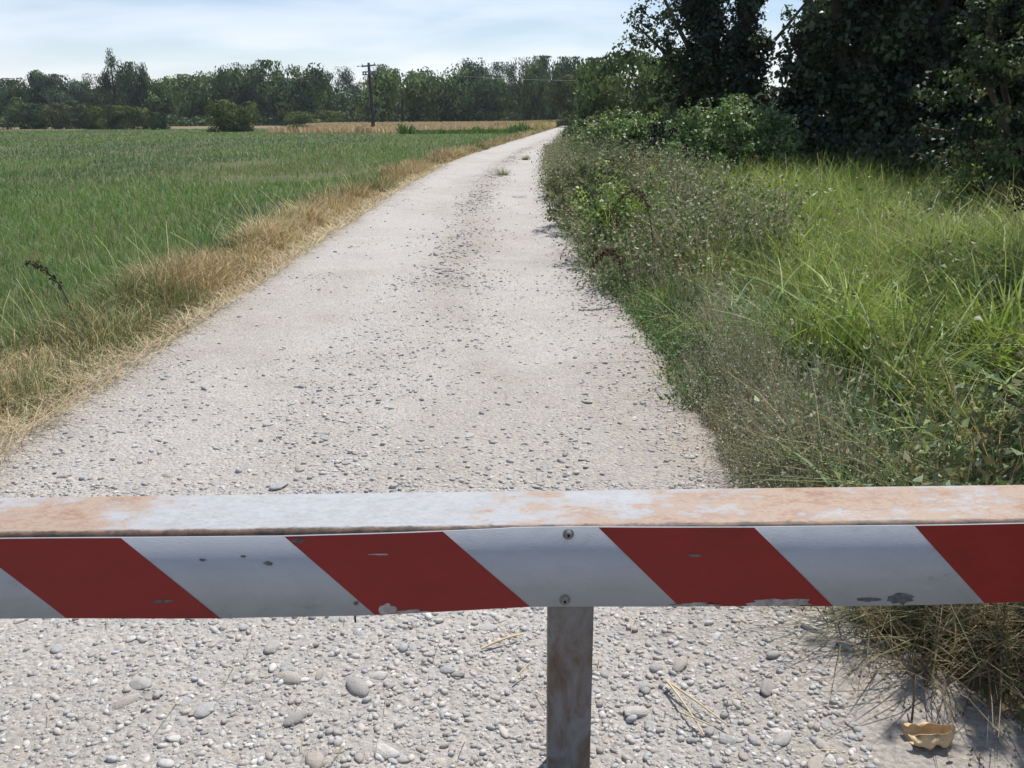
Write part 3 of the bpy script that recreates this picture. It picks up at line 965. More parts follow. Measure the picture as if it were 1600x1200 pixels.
# wood behind and between them, one dark mass
s = Soup()
N = 32000
x = RNG.uniform(-150, 60, N); y = RNG.uniform(186, 236, N)
top = 5.2 + 3.4 * fbm(x * 0.11, y * 0.11, 141, 3)
z = top * RNG.random(N) ** 0.75
P = np.stack([x, y, z], -1)
pc = np.array(PAL_DARK + PAL_SILVER)[RNG.integers(0, 7, N)] * RNG.uniform(0.75, 1.2, (N, 1))
s.add(*leaves(P, RNG.uniform(0.8, 1.6, N), pc, aspect=0.8))
N = 9000
x = RNG.uniform(-135, 40, N); y = 166 + 5 * RNG.random(N)
z = (1.2 + 1.8 * fbm(x * 0.25, y * 0, 143, 2)) * RNG.random(N)
s.add(*leaves(np.stack([x, y, z], -1), RNG.uniform(0.4, 0.8, N), np.array(PAL_DARK)[RNG.integers(0, 4, N)] * RNG.uniform(0.7, 1.2, (N, 1)), aspect=0.8))
tag(obj('forest', s.mesh('forest', M_FAR)), 'dense wood closing the horizon behind the fields', kind='stuff')

# shrubs at the field's far edge
BUSHES = [
    (-74.6, 140, 3.0, 3.7, 'dark', 'dark rounded shrub at the far left field edge'),
    (-68.4, 140, 3.1, 4.0, 'brown', 'brownish rounded shrub, second from the left at the field edge'),
    (-57.9, 130, 2.3, 3.2, 'olive', 'olive shrub below the tall conifer'),
    (-54.4, 130, 2.5, 3.1, 'olive', 'olive shrub below the dark columnar tree'),
    (-62.5, 136, 1.8, 2.8, 'dark', 'small dark shrub between the brownish and the olive shrubs'),
    (-46.7, 120, 1.2, 2.2, 'dark', 'little upright shrub left of the big olive field bush'),
    (-30.7, 100, 2.5, 3.3, 'olive', 'big rounded olive bush standing alone in the field edge'),
    (-21.8, 93, 1.2, 0.8, 'brown', 'low brown heap of weeds left of the utility pole'),
    (-32.5, 150, 4.2, 2.4, 'olive', 'low olive scrub under the trees left of the utility pole'),
]
for i_, (x, y, hw, h, pal, label) in enumerate(BUSHES):
    t = empty('shrub', (x, y, 0))
    tag(t, label, 'shrub', 'shrubs along the far field edge')
    obj('foliage', crown('broad', 4 + i_ % 2, pal), t, (0, 0, 0), (0, 0, i_ * 1.1), (hw * 0.98, hw * 0.98, h * 0.96))
    obj('stem', trunk_mesh(h, 0.03 * h, 1300 + i_, 0.5), t)


# ------------------------------------------------------------------ near trees on the right
def clump_leaves(s, centres, radii, per, lsize, pal, aspect=0.7, flat=0.8, shell=0.5, droop=0.3, tint=0.2):
    centres = np.asarray(centres, float); M = len(centres)
    radii = np.asarray(radii, float) * np.ones(M)
    idx = np.repeat(np.arange(M), per)
    off = unit(RNG.normal(size=(len(idx), 3)))
    rr = RNG.random((len(idx), 1)) ** shell
    P = centres[idx] + off * rr * radii[idx][:, None] * np.array([1, 1, flat])
    P[:, 2] = np.maximum(P[:, 2], 0.05)
    pc = np.asarray(pal)[RNG.integers(0, len(pal), M)][idx] * (1 + RNG.normal(0, tint, (M, 1)))[idx] * RNG.uniform(0.7, 1.3, (len(idx), 1))
    nrm = unit(off + np.array([0, 0, 0.8]))
    return s.add(*leaves(P, lsize * RNG.uniform(0.6, 1.35, len(P)), np.clip(pc, 0.004, 1), nrm=nrm, jitter=0.8, aspect=aspect, droop=droop))


def on_lobes(lobes, n, inner=0.72):
    """points near the surfaces of ellipsoid lobes (cx,cy,cz,rx,ry,rz)"""
    lob = np.asarray(lobes, float)
    a = lob[:, 3] * lob[:, 5] + lob[:, 4] * lob[:, 5] + lob[:, 3] * lob[:, 4]
    k = RNG.choice(len(lob), n, p=a / a.sum())
    d = unit(RNG.normal(size=(n, 3)))
    return lob[k, :3] + d * lob[k, 3:] * RNG.uniform(inner, 1.02, (n, 1))


def limb_mesh(name, limbs, sides=8, mat=None):
    Vs, Fs, off = [], [], 0
    for pts, r0, r1 in limbs:
        pts = np.asarray(pts, float)
        V, F = tube(pts, np.linspace(r0, r1, len(pts)), sides)
        Vs.append(V); Fs.append(F + off); off += len(V)
    return npmesh(name, np.concatenate(Vs), np.concatenate(Fs), None, True, mat or M_BARK)


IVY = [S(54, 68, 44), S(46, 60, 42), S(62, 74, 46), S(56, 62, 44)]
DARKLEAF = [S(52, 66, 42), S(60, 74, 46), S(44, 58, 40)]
LIT = [S(104, 122, 78), S(122, 138, 98), S(86, 106, 68), S(112, 122, 86)]  # leaf tones with sunlight put into the colour

# ivy covered tree: a thick double column of ivy, sparse poplar leaves on its left
t = empty('ivy_tree', (4.5, 20, 0))
tag(t, 'ivy covered twin-stemmed tree with a sparse leafy branch on its left', 'tree')
limbs = [(bez((0, 0, -0.2), (-0.15, 0, 2.5), (-0.3, 0.1, 7.5)), 0.30, 0.10), (bez((0.25, 0, 0.8), (0.6, 0.1, 2.5), (0.72, 0, 7.0), 6), 0.2, 0.07),
         (bez((-0.1, 0, 1.9), (-0.7, 0.1, 2.5), (-1.7, 0.2, 3.4), 6), 0.07, 0.02), (bez((-0.2, 0, 2.4), (-0.9, -0.2, 3.2), (-1.5, -0.3, 4.4), 6), 0.07, 0.02),
         (bez((0.5, 0, 2.3), (1.1, -0.1, 2.9), (2.2, -0.2, 4.4), 6), 0.05, 0.02), (bez((-0.2, 0, 3.5), (-1.0, 0.3, 4.5), (-1.8, 0.2, 6.0), 6), 0.07, 0.02)]
obj('trunk', limb_mesh('trunk', limbs), t)
s = Soup()
zc = RNG.uniform(0.2, 6.6, 330)
prof = np.interp(zc, [0, 1.2, 2.2, 3.1, 3.6, 4.4, 6.6], [0.7, 0.8, 0.98, 0.95, 0.5, 0.42, 0.25])
th = RNG.uniform(0, 6.28, 330)
cxs = np.where(zc > 3.2, np.where(RNG.random(330) < 0.68, -0.28, 0.62), np.interp(zc, [0, 2, 3], [0.1, 0.12, 0.14]))
wid = np.where((zc > 3.2) & (cxs > 0), 0.24, prof)
cen = np.stack([cxs + wid * np.cos(th) * RNG.uniform(0.4, 1, 330), wid * np.sin(th) * RNG.uniform(0.4, 1, 330), zc], -1)
clump_leaves(s, cen, RNG.uniform(0.16, 0.42, 330), 130, 0.10, IVY, flat=1.2)
obj('ivy', s.mesh('ivy', M_IVY), t)
s = Soup()
cen = []
for pts, n_ in ((bez((-0.5, 0, 2.2), (-0.9, 0.1, 2.8), (-1.75, 0.2, 3.3), 12), 40), (bez((-0.4, 0, 2.6), (-1.0, -0.2, 3.2), (-1.7, -0.3, 4.4), 12), 46), (bez((-0.5, 0, 3.6), (-1.0, 0.3, 4.5), (-1.9, 0.2, 6.0), 12), 44),
                (bez((-0.6, 0, 1.9), (-0.9, 0, 2.1), (-1.2, 0, 2.2), 12), 9)):
    q = pts[RNG.integers(2, 12, n_)] + RNG.normal(0, 0.26, (n_, 3))
    cen.append(q)
cen.append(np.stack([RNG.uniform(0.8, 1.5, 13), RNG.uniform(-0.3, 0.3, 13), RNG.uniform(1.4, 3.2, 13)], -1))
cen.append(np.stack([RNG.uniform(1.3, 2.4, 16), RNG.uniform(-0.3, 0.3, 16), RNG.uniform(3.4, 4.6, 16)], -1))
cen.append(on_lobes([(-0.3, 0, 6.8, 1.7, 1.7, 1.6)], 60, 0.4))
clump_leaves(s, np.concatenate(cen), 0.22, 34, 0.075, [S(70, 86, 56), S(58, 74, 50), S(84, 98, 66)], aspect=0.85, shell=0.8)
obj('crown', s.mesh('crown', M_LEAF), t)

# big dark tree swathed in creeper behind the meadow
t = empty('ivy_tree', (7.2, 18.4, 0))
tag(t, 'huge black-green creeper covered tree behind the meadow, right of the ivy column', 'tree')
limbs = [(bez((0, 0, -0.2), (0.1, 0, 3), (-0.2, 0.2, 7.0)), 0.4, 0.1), (bez((0.2, 0, 1.5), (1.3, 0, 3), (2.4, 0.3, 6.0)), 0.22, 0.05), (bez((-0.1, 0, 1.5), (-0.8, 0, 3), (-1.1, 0, 5.6)), 0.2, 0.05)]
obj('trunk', limb_mesh('trunk', limbs), t)
s = Soup()
lob = [(-0.6, 0, 1.3, 1.45, 1.3, 1.5), (-0.7, 0, 0.7, 1.3, 1.0, 0.8), (-0.5, 0, 2.8, 1.25, 1.2, 1.3), (0.9, 0, 1.5, 1.7, 1.4, 1.7), (1.0, 0, 3.6, 1.8, 1.5, 1.9), (2.6, 0.2, 1.5, 1.7, 1.3, 1.7), (2.6, 0.2, 3.8, 1.7, 1.4, 1.9), (0.3, 0, 5.3, 1.6, 1.5, 1.6), (4.2, 0.4, 2.0, 1.7, 1.4, 2.1), (2.4, 0.2, 5.6, 1.5, 1.4, 1.4)]
clump_leaves(s, on_lobes(lob, 860, 0.5), 0.38, 90, 0.125, IVY + [S(56, 68, 46), S(80, 94, 60)], flat=0.9)  # the lightest tone paints in a share of sunlit leaves
obj('ivy', s.mesh('ivy', M_IVY), t)

# further dark trees closing the right side
for x, y, lab, lob in ((11.6, 17.5, 'dark tree behind the broad-leaved bush tree at the right edge', [(0, 0, 1.5, 1.9, 1.6, 1.7), (0.2, 0, 3.8, 2.2, 1.9, 2.2), (0.3, 0, 6.0, 1.7, 1.6, 1.6)]),):
    t = empty('broadleaf_tree', (x, y, 0)); tag(t, lab, 'tree')
    obj('trunk', limb_mesh('trunk', [(bez((0, 0, -0.2), (0.1, 0, 3), (0.2, 0.1, 6.5)), 0.3, 0.08)]), t)
    s = Soup(); clump_leaves(s, on_lobes(lob, 300, 0.5), 0.42, 80, 0.13, DARKLEAF, flat=0.8)
    obj('crown', s.mesh('crown', M_IVY), t)

# tree beyond the frame on the right: it throws the shade that lies over the near verge
t = empty('broadleaf_tree', (5.0, 5.2, 0)); tag(t, 'leafy tree just beyond the right edge, shading the near verge', 'tree')
obj('trunk', limb_mesh('trunk', [(bez((0, 0, -0.2), (0.1, 0, 2), (-0.1, 0.1, 4.6)), 0.14, 0.05), (bez((0, 0, 1.6), (-0.6, -0.5, 3.0), (-2.2, -1.6, 3.2), 6), 0.06, 0.02), (bez((0, 0, 1.9), (0.6, 0.3, 2.6), (1.0, 0.5, 3.6), 6), 0.06, 0.02)]), t)
s = Soup()
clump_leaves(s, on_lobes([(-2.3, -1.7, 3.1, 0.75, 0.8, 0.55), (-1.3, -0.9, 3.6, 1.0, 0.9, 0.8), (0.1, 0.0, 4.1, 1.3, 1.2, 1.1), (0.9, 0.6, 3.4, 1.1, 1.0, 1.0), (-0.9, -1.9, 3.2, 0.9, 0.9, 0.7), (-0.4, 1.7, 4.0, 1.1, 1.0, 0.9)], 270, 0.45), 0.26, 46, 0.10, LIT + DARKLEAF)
obj('crown', s.mesh('crown', M_LEAF), t)

# broad leaved bush tree at the right edge, sunlight painted into some of its leaf tones
t = empty('bush_tree', (7.3, 12.2, 0))
tag(t, 'broad-leaved bush tree with glinting leaves at the right edge of the photo', 'tree')
limbs = [(bez((0, 0, -0.2), (0.1, 0, 1.2), (-0.2, 0, 3.4)), 0.16, 0.05)] + [(bez((0, 0, 0.3), (a * 0.6, b * 0.5, 1.3), (a * 1.5, b, c), 6), 0.07, 0.02) for a, b, c in ((-1, -0.5, 2.4), (1, -0.4, 3.0), (-0.6, 0.6, 3.4), (0.7, 0.6, 2.2), (-1.1, 0.1, 1.4))]
obj('trunk', limb_mesh('trunk', limbs), t)
s = Soup()
lob = [(-1.0, -0.3, 1.75, 1.05, 0.9, 0.8), (-0.5, -0.2, 2.7, 1.3, 1.0, 0.9), (0.8, -0.4, 2.0, 1.5, 1.1, 1.2), (0.6, 0, 3.3, 1.6, 1.2, 0.9), (1.8, -0.2, 1.2, 1.3, 1.1, 1.0), (-0.2, 0.2, 0.9, 1.2, 0.9, 0.8), (0.9, -0.5, 0.7, 1.5, 0.9, 0.8), (2.2, -0.9, 0.8, 1.3, 0.8, 0.9), (0.4, -0.9, 0.8, 1.6, 0.5, 0.8)]
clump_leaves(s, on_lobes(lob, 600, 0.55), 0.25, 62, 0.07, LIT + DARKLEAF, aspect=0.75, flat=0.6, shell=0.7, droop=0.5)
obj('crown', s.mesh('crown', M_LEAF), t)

# dark undergrowth below the trees
s = Soup()
N = 15000
x = RNG.uniform(3.0, 14.0, N); y = np.where(x < 6.0, RNG.uniform(18.2, 20, N), np.interp(x, [6.0, 8.0, 14], [16.6, 11.8, 11.0]) + RNG.uniform(0, 2.2, N))
z = 0.1 + (0.7 + 0.9 * fbm(x * 0.9, y * 0.9, 151, 2)) * RNG.random(N)
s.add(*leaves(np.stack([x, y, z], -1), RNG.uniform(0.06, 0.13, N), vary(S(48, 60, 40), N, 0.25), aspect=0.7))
N = 30000
x = RNG.uniform(6.0, 60.0, N); y = RNG.uniform(24, 42, N) + 0.2 * x
z = (4.5 + 3.5 * fbm(x * 0.2, y * 0.2, 153, 3)) * RNG.random(N) ** 0.8
k = (x / y > 0.315) | (z < 1.5); x, y, z = x[k], y[k], z[k]; N = len(x)
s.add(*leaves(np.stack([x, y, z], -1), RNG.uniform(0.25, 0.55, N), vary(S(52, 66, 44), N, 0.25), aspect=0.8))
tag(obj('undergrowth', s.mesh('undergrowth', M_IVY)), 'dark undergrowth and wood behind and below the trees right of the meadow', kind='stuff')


# bramble mounds and roadside shrubs
def mound(name, label, cat, loc, lob, nclump, per, lsize, pal, cr=0.2, aspect=0.75, mat=None, spikes=40, group=None):
    t = empty(name, loc); tag(t, label, cat, group)
    stems = []
    for j in range(9):
        l_ = lob[j % len(lob)]
        a = RNG.uniform(0, 6.28)
        e = np.array([l_[0] + math.cos(a) * l_[3] * 0.7, l_[1] + math.sin(a) * l_[4] * 0.7, l_[2] + l_[5] * RNG.uniform(0.2, 0.8)])
        stems.append((bez((l_[0] * 0.5, l_[1] * 0.5, -0.1), (e[0] * 0.6, e[1] * 0.6, e[2] * 1.15), e, 6), 0.02, 0.006))
    obj('stems', limb_mesh('stems', stems if 'vine' not in name else stems[:3], 5), t)
    s = Soup()
    clump_leaves(s, on_lobes(lob, nclump, 0.7), cr, per, lsize, pal, aspect=aspect, flat=0.7, shell=0.6)
    if spikes:                                    # shoots standing proud of the outline
        c = on_lobes(lob, spikes, 1.0); c = c[c[:, 2] > 0.4]
        c = np.concatenate([c + np.array([0, 0, h_]) for h_ in (0.05, 0.14, 0.22)])
        clump_leaves(s, c, cr * 0.35, 7, lsize * 0.85, pal, shell=0.8)
    obj('foliage', s.mesh('foliage', mat or M_LEAF), t)
    return t


BR = [S(104, 132, 82), S(122, 146, 98), S(90, 118, 72), S(134, 152, 110)]
mound('bramble_bush', 'sunlit bramble mound in front of the ivy covered tree', 'bramble', (4.15, 17.0, 0),
      [(-0.45, 0, 0.9, 0.75, 0.8, 0.85), (0.2, 0, 1.1, 0.85, 0.8, 0.80), (0.75, 0.1, 0.85, 0.65, 0.8, 0.75)], 240, 55, 0.07, BR)
mound('bramble_bush', 'long bramble mound left of the sunlit one, beside the track', 'bramble', (2.85, 22.0, 0),
      [(-0.7, 0, 0.7, 0.75, 0.8, 0.72), (0.0, 0, 0.8, 0.85, 0.9, 0.78), (0.8, 0, 0.8, 0.85, 0.8, 0.72)], 240, 50, 0.08, BR)
mound('bramble_bush', 'far dark bramble where the track meets the mid-green rounded tree', 'bramble', (3.0, 31.0, 0),
      [(-0.3, 0, 0.7, 0.9, 1.5, 0.75), (0.8, 0.5, 0.8, 1.3, 1.6, 0.8)], 180, 45, 0.11, [S(88, 112, 66), S(100, 120, 76), S(78, 100, 62)])
mound('hedge_shrub', 'bushy roadside shrub far along the right edge, before the bend', 'shrub', (4.2, 46.0, 0),
      [(0, 0, 0.7, 1.3, 3.0, 0.8), (1.5, 2.0, 0.9, 1.5, 3.0, 0.9)], 170, 45, 0.16, [S(100, 108, 72), S(116, 118, 84), S(88, 100, 64)])
mound('vine_shrub', 'bright green leafy vine clump leaning over the right track edge', 'shrub', (1.12, 9.6, 0),
      [(-0.15, 0, 0.72, 0.30, 0.35, 0.20), (0.22, 0.2, 0.66, 0.34, 0.4, 0.24), (-0.02, -0.1, 0.42, 0.28, 0.3, 0.3)], 56, 22, 0.05, [S(132, 158, 80), S(114, 144, 74), S(150, 170, 102), S(100, 126, 72)], cr=0.13, spikes=12)
mound('weed_bush', 'grey green weed bush bulging over the track below the vine clump', 'shrub', (0.92, 12.6, 0),
      [(0, 0, 0.45, 0.42, 0.9, 0.5), (0.5, 0.6, 0.55, 0.5, 0.9, 0.5)], 130, 40, 0.045, [S(112, 116, 84), S(128, 126, 98), S(92, 106, 68)], cr=0.14, mat=M_DRY)

# ------------------------------------------------------------------ single plants
def tussock(label, x, y, n_, h, c, spread=0.35, w=0.010):
    t = empty('grass_tussock', (x, y, float(ground_z(np.array([x]), np.array([y]))[0]))); tag(t, label, 'grass tuft')
    P = np.stack([RNG.normal(0, 0.05, n_), RNG.normal(0, 0.05, n_), np.zeros(n_)], -1)
    s = Soup().add(*blades(P, h * RNG.uniform(0.5, 1.1, n_), w * RNG.uniform(0.6, 1.4, n_), RNG.uniform(0, 6.28, n_), RNG.uniform(0, spread, n_), RNG.uniform(0.1, 0.9, n_), vary(c, n_), k=6, tipw=0.08))
    obj('blades', s.mesh('blades', M_GRASS), t)
    return t


tussock('upright reed-like grass tuft behind the right part of the barrier', 1.98, 4.15, 110, 0.9, S(122, 138, 78))
tussock('arching dark green grass tuft left of the upright reed-like tuft', 1.75, 5.0, 160, 0.75, S(104, 124, 74), 0.7, 0.007)
tussock('yellow-green grass tuft in the middle of the meadow', 2.35, 6.6, 150, 0.7, S(148, 158, 84), 0.5)
tussock('small yellow-green tuft near the track edge', 1.28, 7.0, 110, 0.4, S(138, 160, 76), 0.5, 0.006)
tussock('yellow-green grass tuft furthest right in the meadow', 3.6, 7.2, 150, 0.7, S(146, 156, 86), 0.6)
tussock('weed tuft growing on the centre of the track', -0.20, 24.3, 200, 0.30, S(146, 148, 116), 0.9, 0.014)
tussock('farther grey weed tuft on the centre of the track', 0.55, 33.0, 150, 0.28, S(146, 140, 116), 0.9, 0.02)
tussock('farthest low weed tuft on the centre of the track', 1.9, 46.0, 90, 0.28, S(128, 122, 96), 1.0, 0.03)


def dock(label, x, y, pts, r, c, n_=240):
    """a bent dark seed stalk"""
    t = empty('dock_stalk', (x, y, float(ground_z(np.array([x]), np.array([y]))[0]))); tag(t, label, 'dry plant')
    P = bez(*pts, 14)
    obj('stem', limb_mesh('stem', [(P, 0.006, 0.003)], 5), t)
    k = RNG.integers(5, 14, n_)
    Q = P[k] + RNG.normal(0, r, (n_, 3))
    s = Soup().add(*leaves(Q, RNG.uniform(0.012, 0.03, n_), vary(c, n_), aspect=0.8))
    tag(obj('seed_head', s.mesh('seed_head', M_DRY), t), kind='stuff')


dock('dark brown seed stalk arching like a hoop at the right verge', 1.38, 8.3, ((0.0, 0, 0.1), (-0.05, 0, 1.25), (-0.42, 0, 0.72)), 0.018, S(74, 58, 44))
dock('dark brown seed stalk bent low over the right track edge', 1.02, 7.4, ((0.05, 0, 0.0), (-0.1, 0, 0.75), (-0.32, -0.05, 0.40)), 0.018, S(78, 56, 42))
dock('dark bent seed stalk standing out of the crop at the left', -3.36, 6.5, ((0.0, 0, 0.05), (-0.05, 0, 0.48), (-0.30, 0, 0.50)), 0.012, S(70, 68, 50), 140)
dock('withered dark leafy stalk at the right edge of the meadow', 4.15, 6.6, ((0, 0, 0.1), (-0.05, 0, 1.0), (-0.35, 0, 0.70)), 0.03, S(72, 54, 42), 320)

# ------------------------------------------------------------------ utility pole and wire
M_POLE = noise_mat('pole_wood', [(0.3, S(62, 58, 58)), (0.7, S(84, 80, 78))], 8, bump=0.3, stretch=(1, 1, 0.15))
M_RUSTY = noise_mat('pole_foot', [(0.3, S(104, 66, 42)), (0.7, S(130, 90, 60))], 6)
M_METAL = noise_mat('dull_metal', [(0.3, S(92, 96, 104)), (0.7, S(118, 122, 130))], 12, rough=0.5)
M_CERAM = noise_mat('insulator_glass', [(0.3, S(80, 86, 100)), (0.7, S(104, 110, 122))], 12, rough=0.3, spec=0.5)


def cyl(r0, r1, h, sides=12, z0=0.0):
    return tube([(0, 0, z0), (0, 0, z0 + h)], [r0, r1], sides)


def boxmesh(name, sx, sy, sz, mat, bevel=0.0, seg=2):
    bm = bmesh.new()
    bmesh.ops.create_cube(bm, size=1.0)
    bmesh.ops.scale(bm, vec=(sx, sy, sz), verts=bm.verts)
    if bevel:
        bmesh.ops.bevel(bm, geom=list(bm.edges), offset=bevel, segments=seg, profile=0.5, affect='EDGES')
    me = bpy.data.meshes.new(name)
    bm.to_mesh(me); bm.free()
    me.materials.append(mat)
    if bevel:
        me.polygons.foreach_set('use_smooth', np.ones(len(me.polygons), dtype=bool))
        me.set_sharp_from_angle(angle=RAD(40)) if hasattr(me, 'set_sharp_from_angle') else None
    return me


def lathe(name, prof, mat, sides=14):
    prof = np.asarray(prof, float)
    V, F = tube([(0, 0, z) for r, z in prof], [max(r, 1e-4) for r, z in prof], sides)
    return npmesh(name, V, F, None, True, mat)


pole = empty('utility_pole', (-13.65, 90, 0))
tag(pole, 'dark wooden utility pole with two crossarms at the field edge', 'utility pole')
pole.rotation_euler = (0, RAD(-1.3), 0)
obj('shaft', lathe('shaft', [(0.18, -0.3), (0.175, 0.9), (0.15, 4.0), (0.125, 6.55), (0.0, 6.58)], M_POLE), pole)
obj('rusty_foot', lathe('rusty_foot', [(0.19, -0.2), (0.205, 0.0), (0.20, 0.75), (0.18, 0.80)], M_RUSTY), pole)
obj('foot_plate', boxmesh('foot_plate', 0.20, 0.12, 0.34, M_RUSTY, 0.02), pole, (0.24, 0, 0.17))
for z, L in ((6.28, 1.4),):
    arm = obj('crossarm', boxmesh('crossarm', L, 0.10, 0.14, M_METAL, 0.01), pole, (0, -0.13, z), (0, RAD(-4), 0))
    for x in (-0.6, 0.6):
        obj('insulator', lathe('insulator', [(0.015, 0), (0.06, 0.03), (0.035, 0.07), (0.055, 0.10), (0.03, 0.14), (0.02, 0.2), (0, 0.21)], M_CERAM), arm, (x, 0, 0.05))
br = obj('lower_bracket', boxmesh('lower_bracket', 1.3, 0.07, 0.10, M_METAL, 0.01), pole, (0, -0.15, 5.73))
obj('bracket_bar', boxmesh('bracket_bar', 1.3, 0.07, 0.10, M_METAL, 0.01), pole, (0, -0.15, 5.45))
for x in (-0.58, -0.34, 0.34, 0.58):
    obj('spool_insulator', lathe('spool_insulator', [(0.04, -0.15), (0.10, -0.11), (0.06, 0.0), (0.10, 0.11), (0.04, 0.15)], M_CERAM), pole, (x, -0.15, 5.59))
obj('junction_box', boxmesh('junction_box', 0.24, 0.14, 0.32, M_METAL, 0.02), pole, (0, -0.20, 5.59))
for x in (-1.05, 1.0):
    obj('outer_insulator', lathe('outer_insulator', [(0.02, -0.07), (0.07, -0.03), (0.07, 0.03), (0.02, 0.07), (0, 0.075)], M_CERAM), pole, (x, -0.13, 6.25))
    obj('side_bar', boxmesh('side_bar', 0.42, 0.04, 0.04, M_METAL, 0.005), pole, (x * 0.76, -0.13, 6.27))
M_WIRE = noise_mat('wire_metal', [(0.3, S(196, 198, 202)), (0.7, S(214, 216, 220))], 3, rough=0.4, spec=0.5)
for a, b, lab in (((-14.1, 89.85, 6.2), (33.0, 92.0, 6.4), 'pale overhead wire sagging right from the utility pole'),):
    a = np.array(a); b = np.array(b)
    tt = np.linspace(0, 1, 40)[:, None]
    P = a * (1 - tt) + b * tt; P[:, 2] -= 1.5 * 4 * (tt * (1 - tt))[:, 0]
    V, F = tube(P, np.full(40, 0.006), 5)
    tag(obj('overhead_wire', npmesh('overhead_wire', V, F, None, True, M_WIRE)), lab, 'wire')

# ------------------------------------------------------------------ the barrier
# weathered white paint with rust blooms
m, n, l, p = new_mat('rusted_white_paint')
tc = n.new('ShaderNodeTexCoord')
mp = n.new('ShaderNodeMapping'); mp.inputs['Scale'].default_value = (0.55, 1.0, 1.0)
l.new(tc.outputs['Object'], mp.inputs['Vector'])
big = nzn(4.6, 6, 0.65, mp.outputs[0])
fine = nzn(30, 12, 0.8, mp.outputs[0])
fine2 = nzn(60, 8, 0.7, mp.outputs[0])
sepx = n.new('ShaderNodeSeparateXYZ'); l.new(tc.outputs['Object'], sepx.inputs[0])


def mathn(op, a, b=None):
    q = n.new('ShaderNodeMath'); q.operation = op
    for i_, v in enumerate((a, b)):
        if v is None: continue
        if isinstance(v, (int, float)): q.inputs[i_].default_value = v
        else: l.new(v, q.inputs[i_])
    return q.outputs[0]


# a cleaner, freshly painted stretch around x = -0.5
cl_ = mathn('MULTIPLY', mathn('SUBTRACT', sepx.outputs['X'], -0.50), 3.6)
clean = mathn('POWER', 2.718, mathn('MULTIPLY', mathn('MULTIPLY', cl_, cl_), -1.0))
amt = mathn('SUBTRACT', mathn('ADD', mathn('MULTIPLY', big, 0.70), mathn('MULTIPLY', fine, 0.68)), mathn('MULTIPLY', clean, 0.32))
paint = ramp(fine2, [(0.3, S(150, 150, 149)), (0.6, S(168, 169, 170))])
rustc = ramp(fine, [(0.35, S(122, 86, 64)), (0.45, S(150, 118, 94)), (0.55, S(164, 144, 124)), (0.68, S(136, 102, 80))])
rfac = n.new('ShaderNodeMapRange'); rfac.inputs['From Min'].default_value = 0.655; rfac.inputs['From Max'].default_value = 0.72; rfac.inputs['To Max'].default_value = 0.9
l.new(amt, rfac.inputs['Value'])
c1 = mixc(1.0, mixc(rfac.outputs[0], paint, rustc), ramp(nzn(140, 8, 0.8, mp.outputs[0]), [(0.32, (0.70, 0.66, 0.62)), (0.45, (1, 1, 1)), (0.7, (1.05, 1.05, 1.05))]), 'MULTIPLY')
# dark corroded lip along the front edge (object y near the front)
lip = n.new('ShaderNodeMapRange'); lip.inputs['From Min'].default_value = -0.083; lip.inputs['From Max'].default_value = -0.093
l.new(mathn('ADD', sepx.outputs['Y'], mathn('MULTIPLY', mathn('SUBTRACT', fine, 0.5), 0.03)), lip.inputs['Value'])
c2 = mixc(lip.outputs[0], c1, ramp(fine, [(0.4, S(64, 56, 50)), (0.6, S(120, 96, 78))]))
l.new(c2, p.inputs['Base Color'])
p.inputs['Roughness'].default_value = 0.6; p.inputs['Specular IOR Level'].default_value = 0.3
bp = n.new('ShaderNodeBump'); bp.inputs['Strength'].default_value = 0.25; bp.inputs['Distance'].default_value = 0.002
l.new(fine2, bp.inputs['Height']); l.new(bp.outputs[0], p.inputs['Normal'])
M_BEAM = m

M_WHITE = noise_mat('board_white', [(0.28, S(128, 131, 134)), (0.42, S(158, 163, 169)), (0.6, S(166, 171, 177)), (0.75, S(152, 155, 158))], 6, rough=0.55, stretch=(1, 1, 1.8), dist=0.4, nrough=0.78, detail=12.0, spec=0.35, bump=0.05, bump_scale=120)
M_RED = noise_mat('board_red', [(0.28, S(108, 32, 29)), (0.45, S(130, 30, 28)), (0.62, S(136, 33, 30)), (0.78, S(126, 42, 37))], 6, stretch=(1, 1, 1.8), dist=0.4, nrough=0.78, detail=12.0, rough=0.5, spec=0.35)
M_SCUFF = noise_mat('scuffed_film', [(0.3, S(120, 112, 106)), (0.7, S(178, 172, 166))], 60, rough=0.8)
M_DIRT = noise_mat('dark_scuff', [(0.3, S(66, 68, 68)), (0.7, S(112, 114, 114))], 90, rough=0.8)
M_POST = noise_mat('post_steel', [(0.28, S(96, 70, 52)), (0.42, S(112, 98, 86)), (0.58, S(132, 130, 128)), (0.74, S(110, 84, 64))], 11, rough=0.7, spec=0.3, bump=0.2, bump_scale=60, stretch=(1.4, 1.4, 0.6), dist=0.6)
M_SCREW = noise_mat('screw_steel', [(0.3, S(96, 94, 90)), (0.7, S(140, 138, 132))], 90, rough=0.45, spec=0.5)
M_SOCKET = noise_mat('socket_dark', [(0.3, S(22, 20, 18)), (0.7, S(34, 30, 28))], 60, rough=0.8)

BY = 1.720                         # front face of the striped board
bar = empty('road_barrier', (0.135, 1.84, 0))
tag(bar, 'rusty white steel barrier beam with red and white striped board on a post', 'barrier')


def loc(x, y, z):
    return (x - 0.135, y - 1.84, z)


beam = obj('beam', boxmesh('beam', 5.2, 0.205, 0.185, M_BEAM, 0.012, 4), bar, loc(0, 1.8355, 0.6335), (0, RAD(-0.35), 0))
obj('post', boxmesh('post', 0.106, 0.09, 0.90, M_POST, 0.008, 3), bar, loc(0.135, 1.815, 0.15))

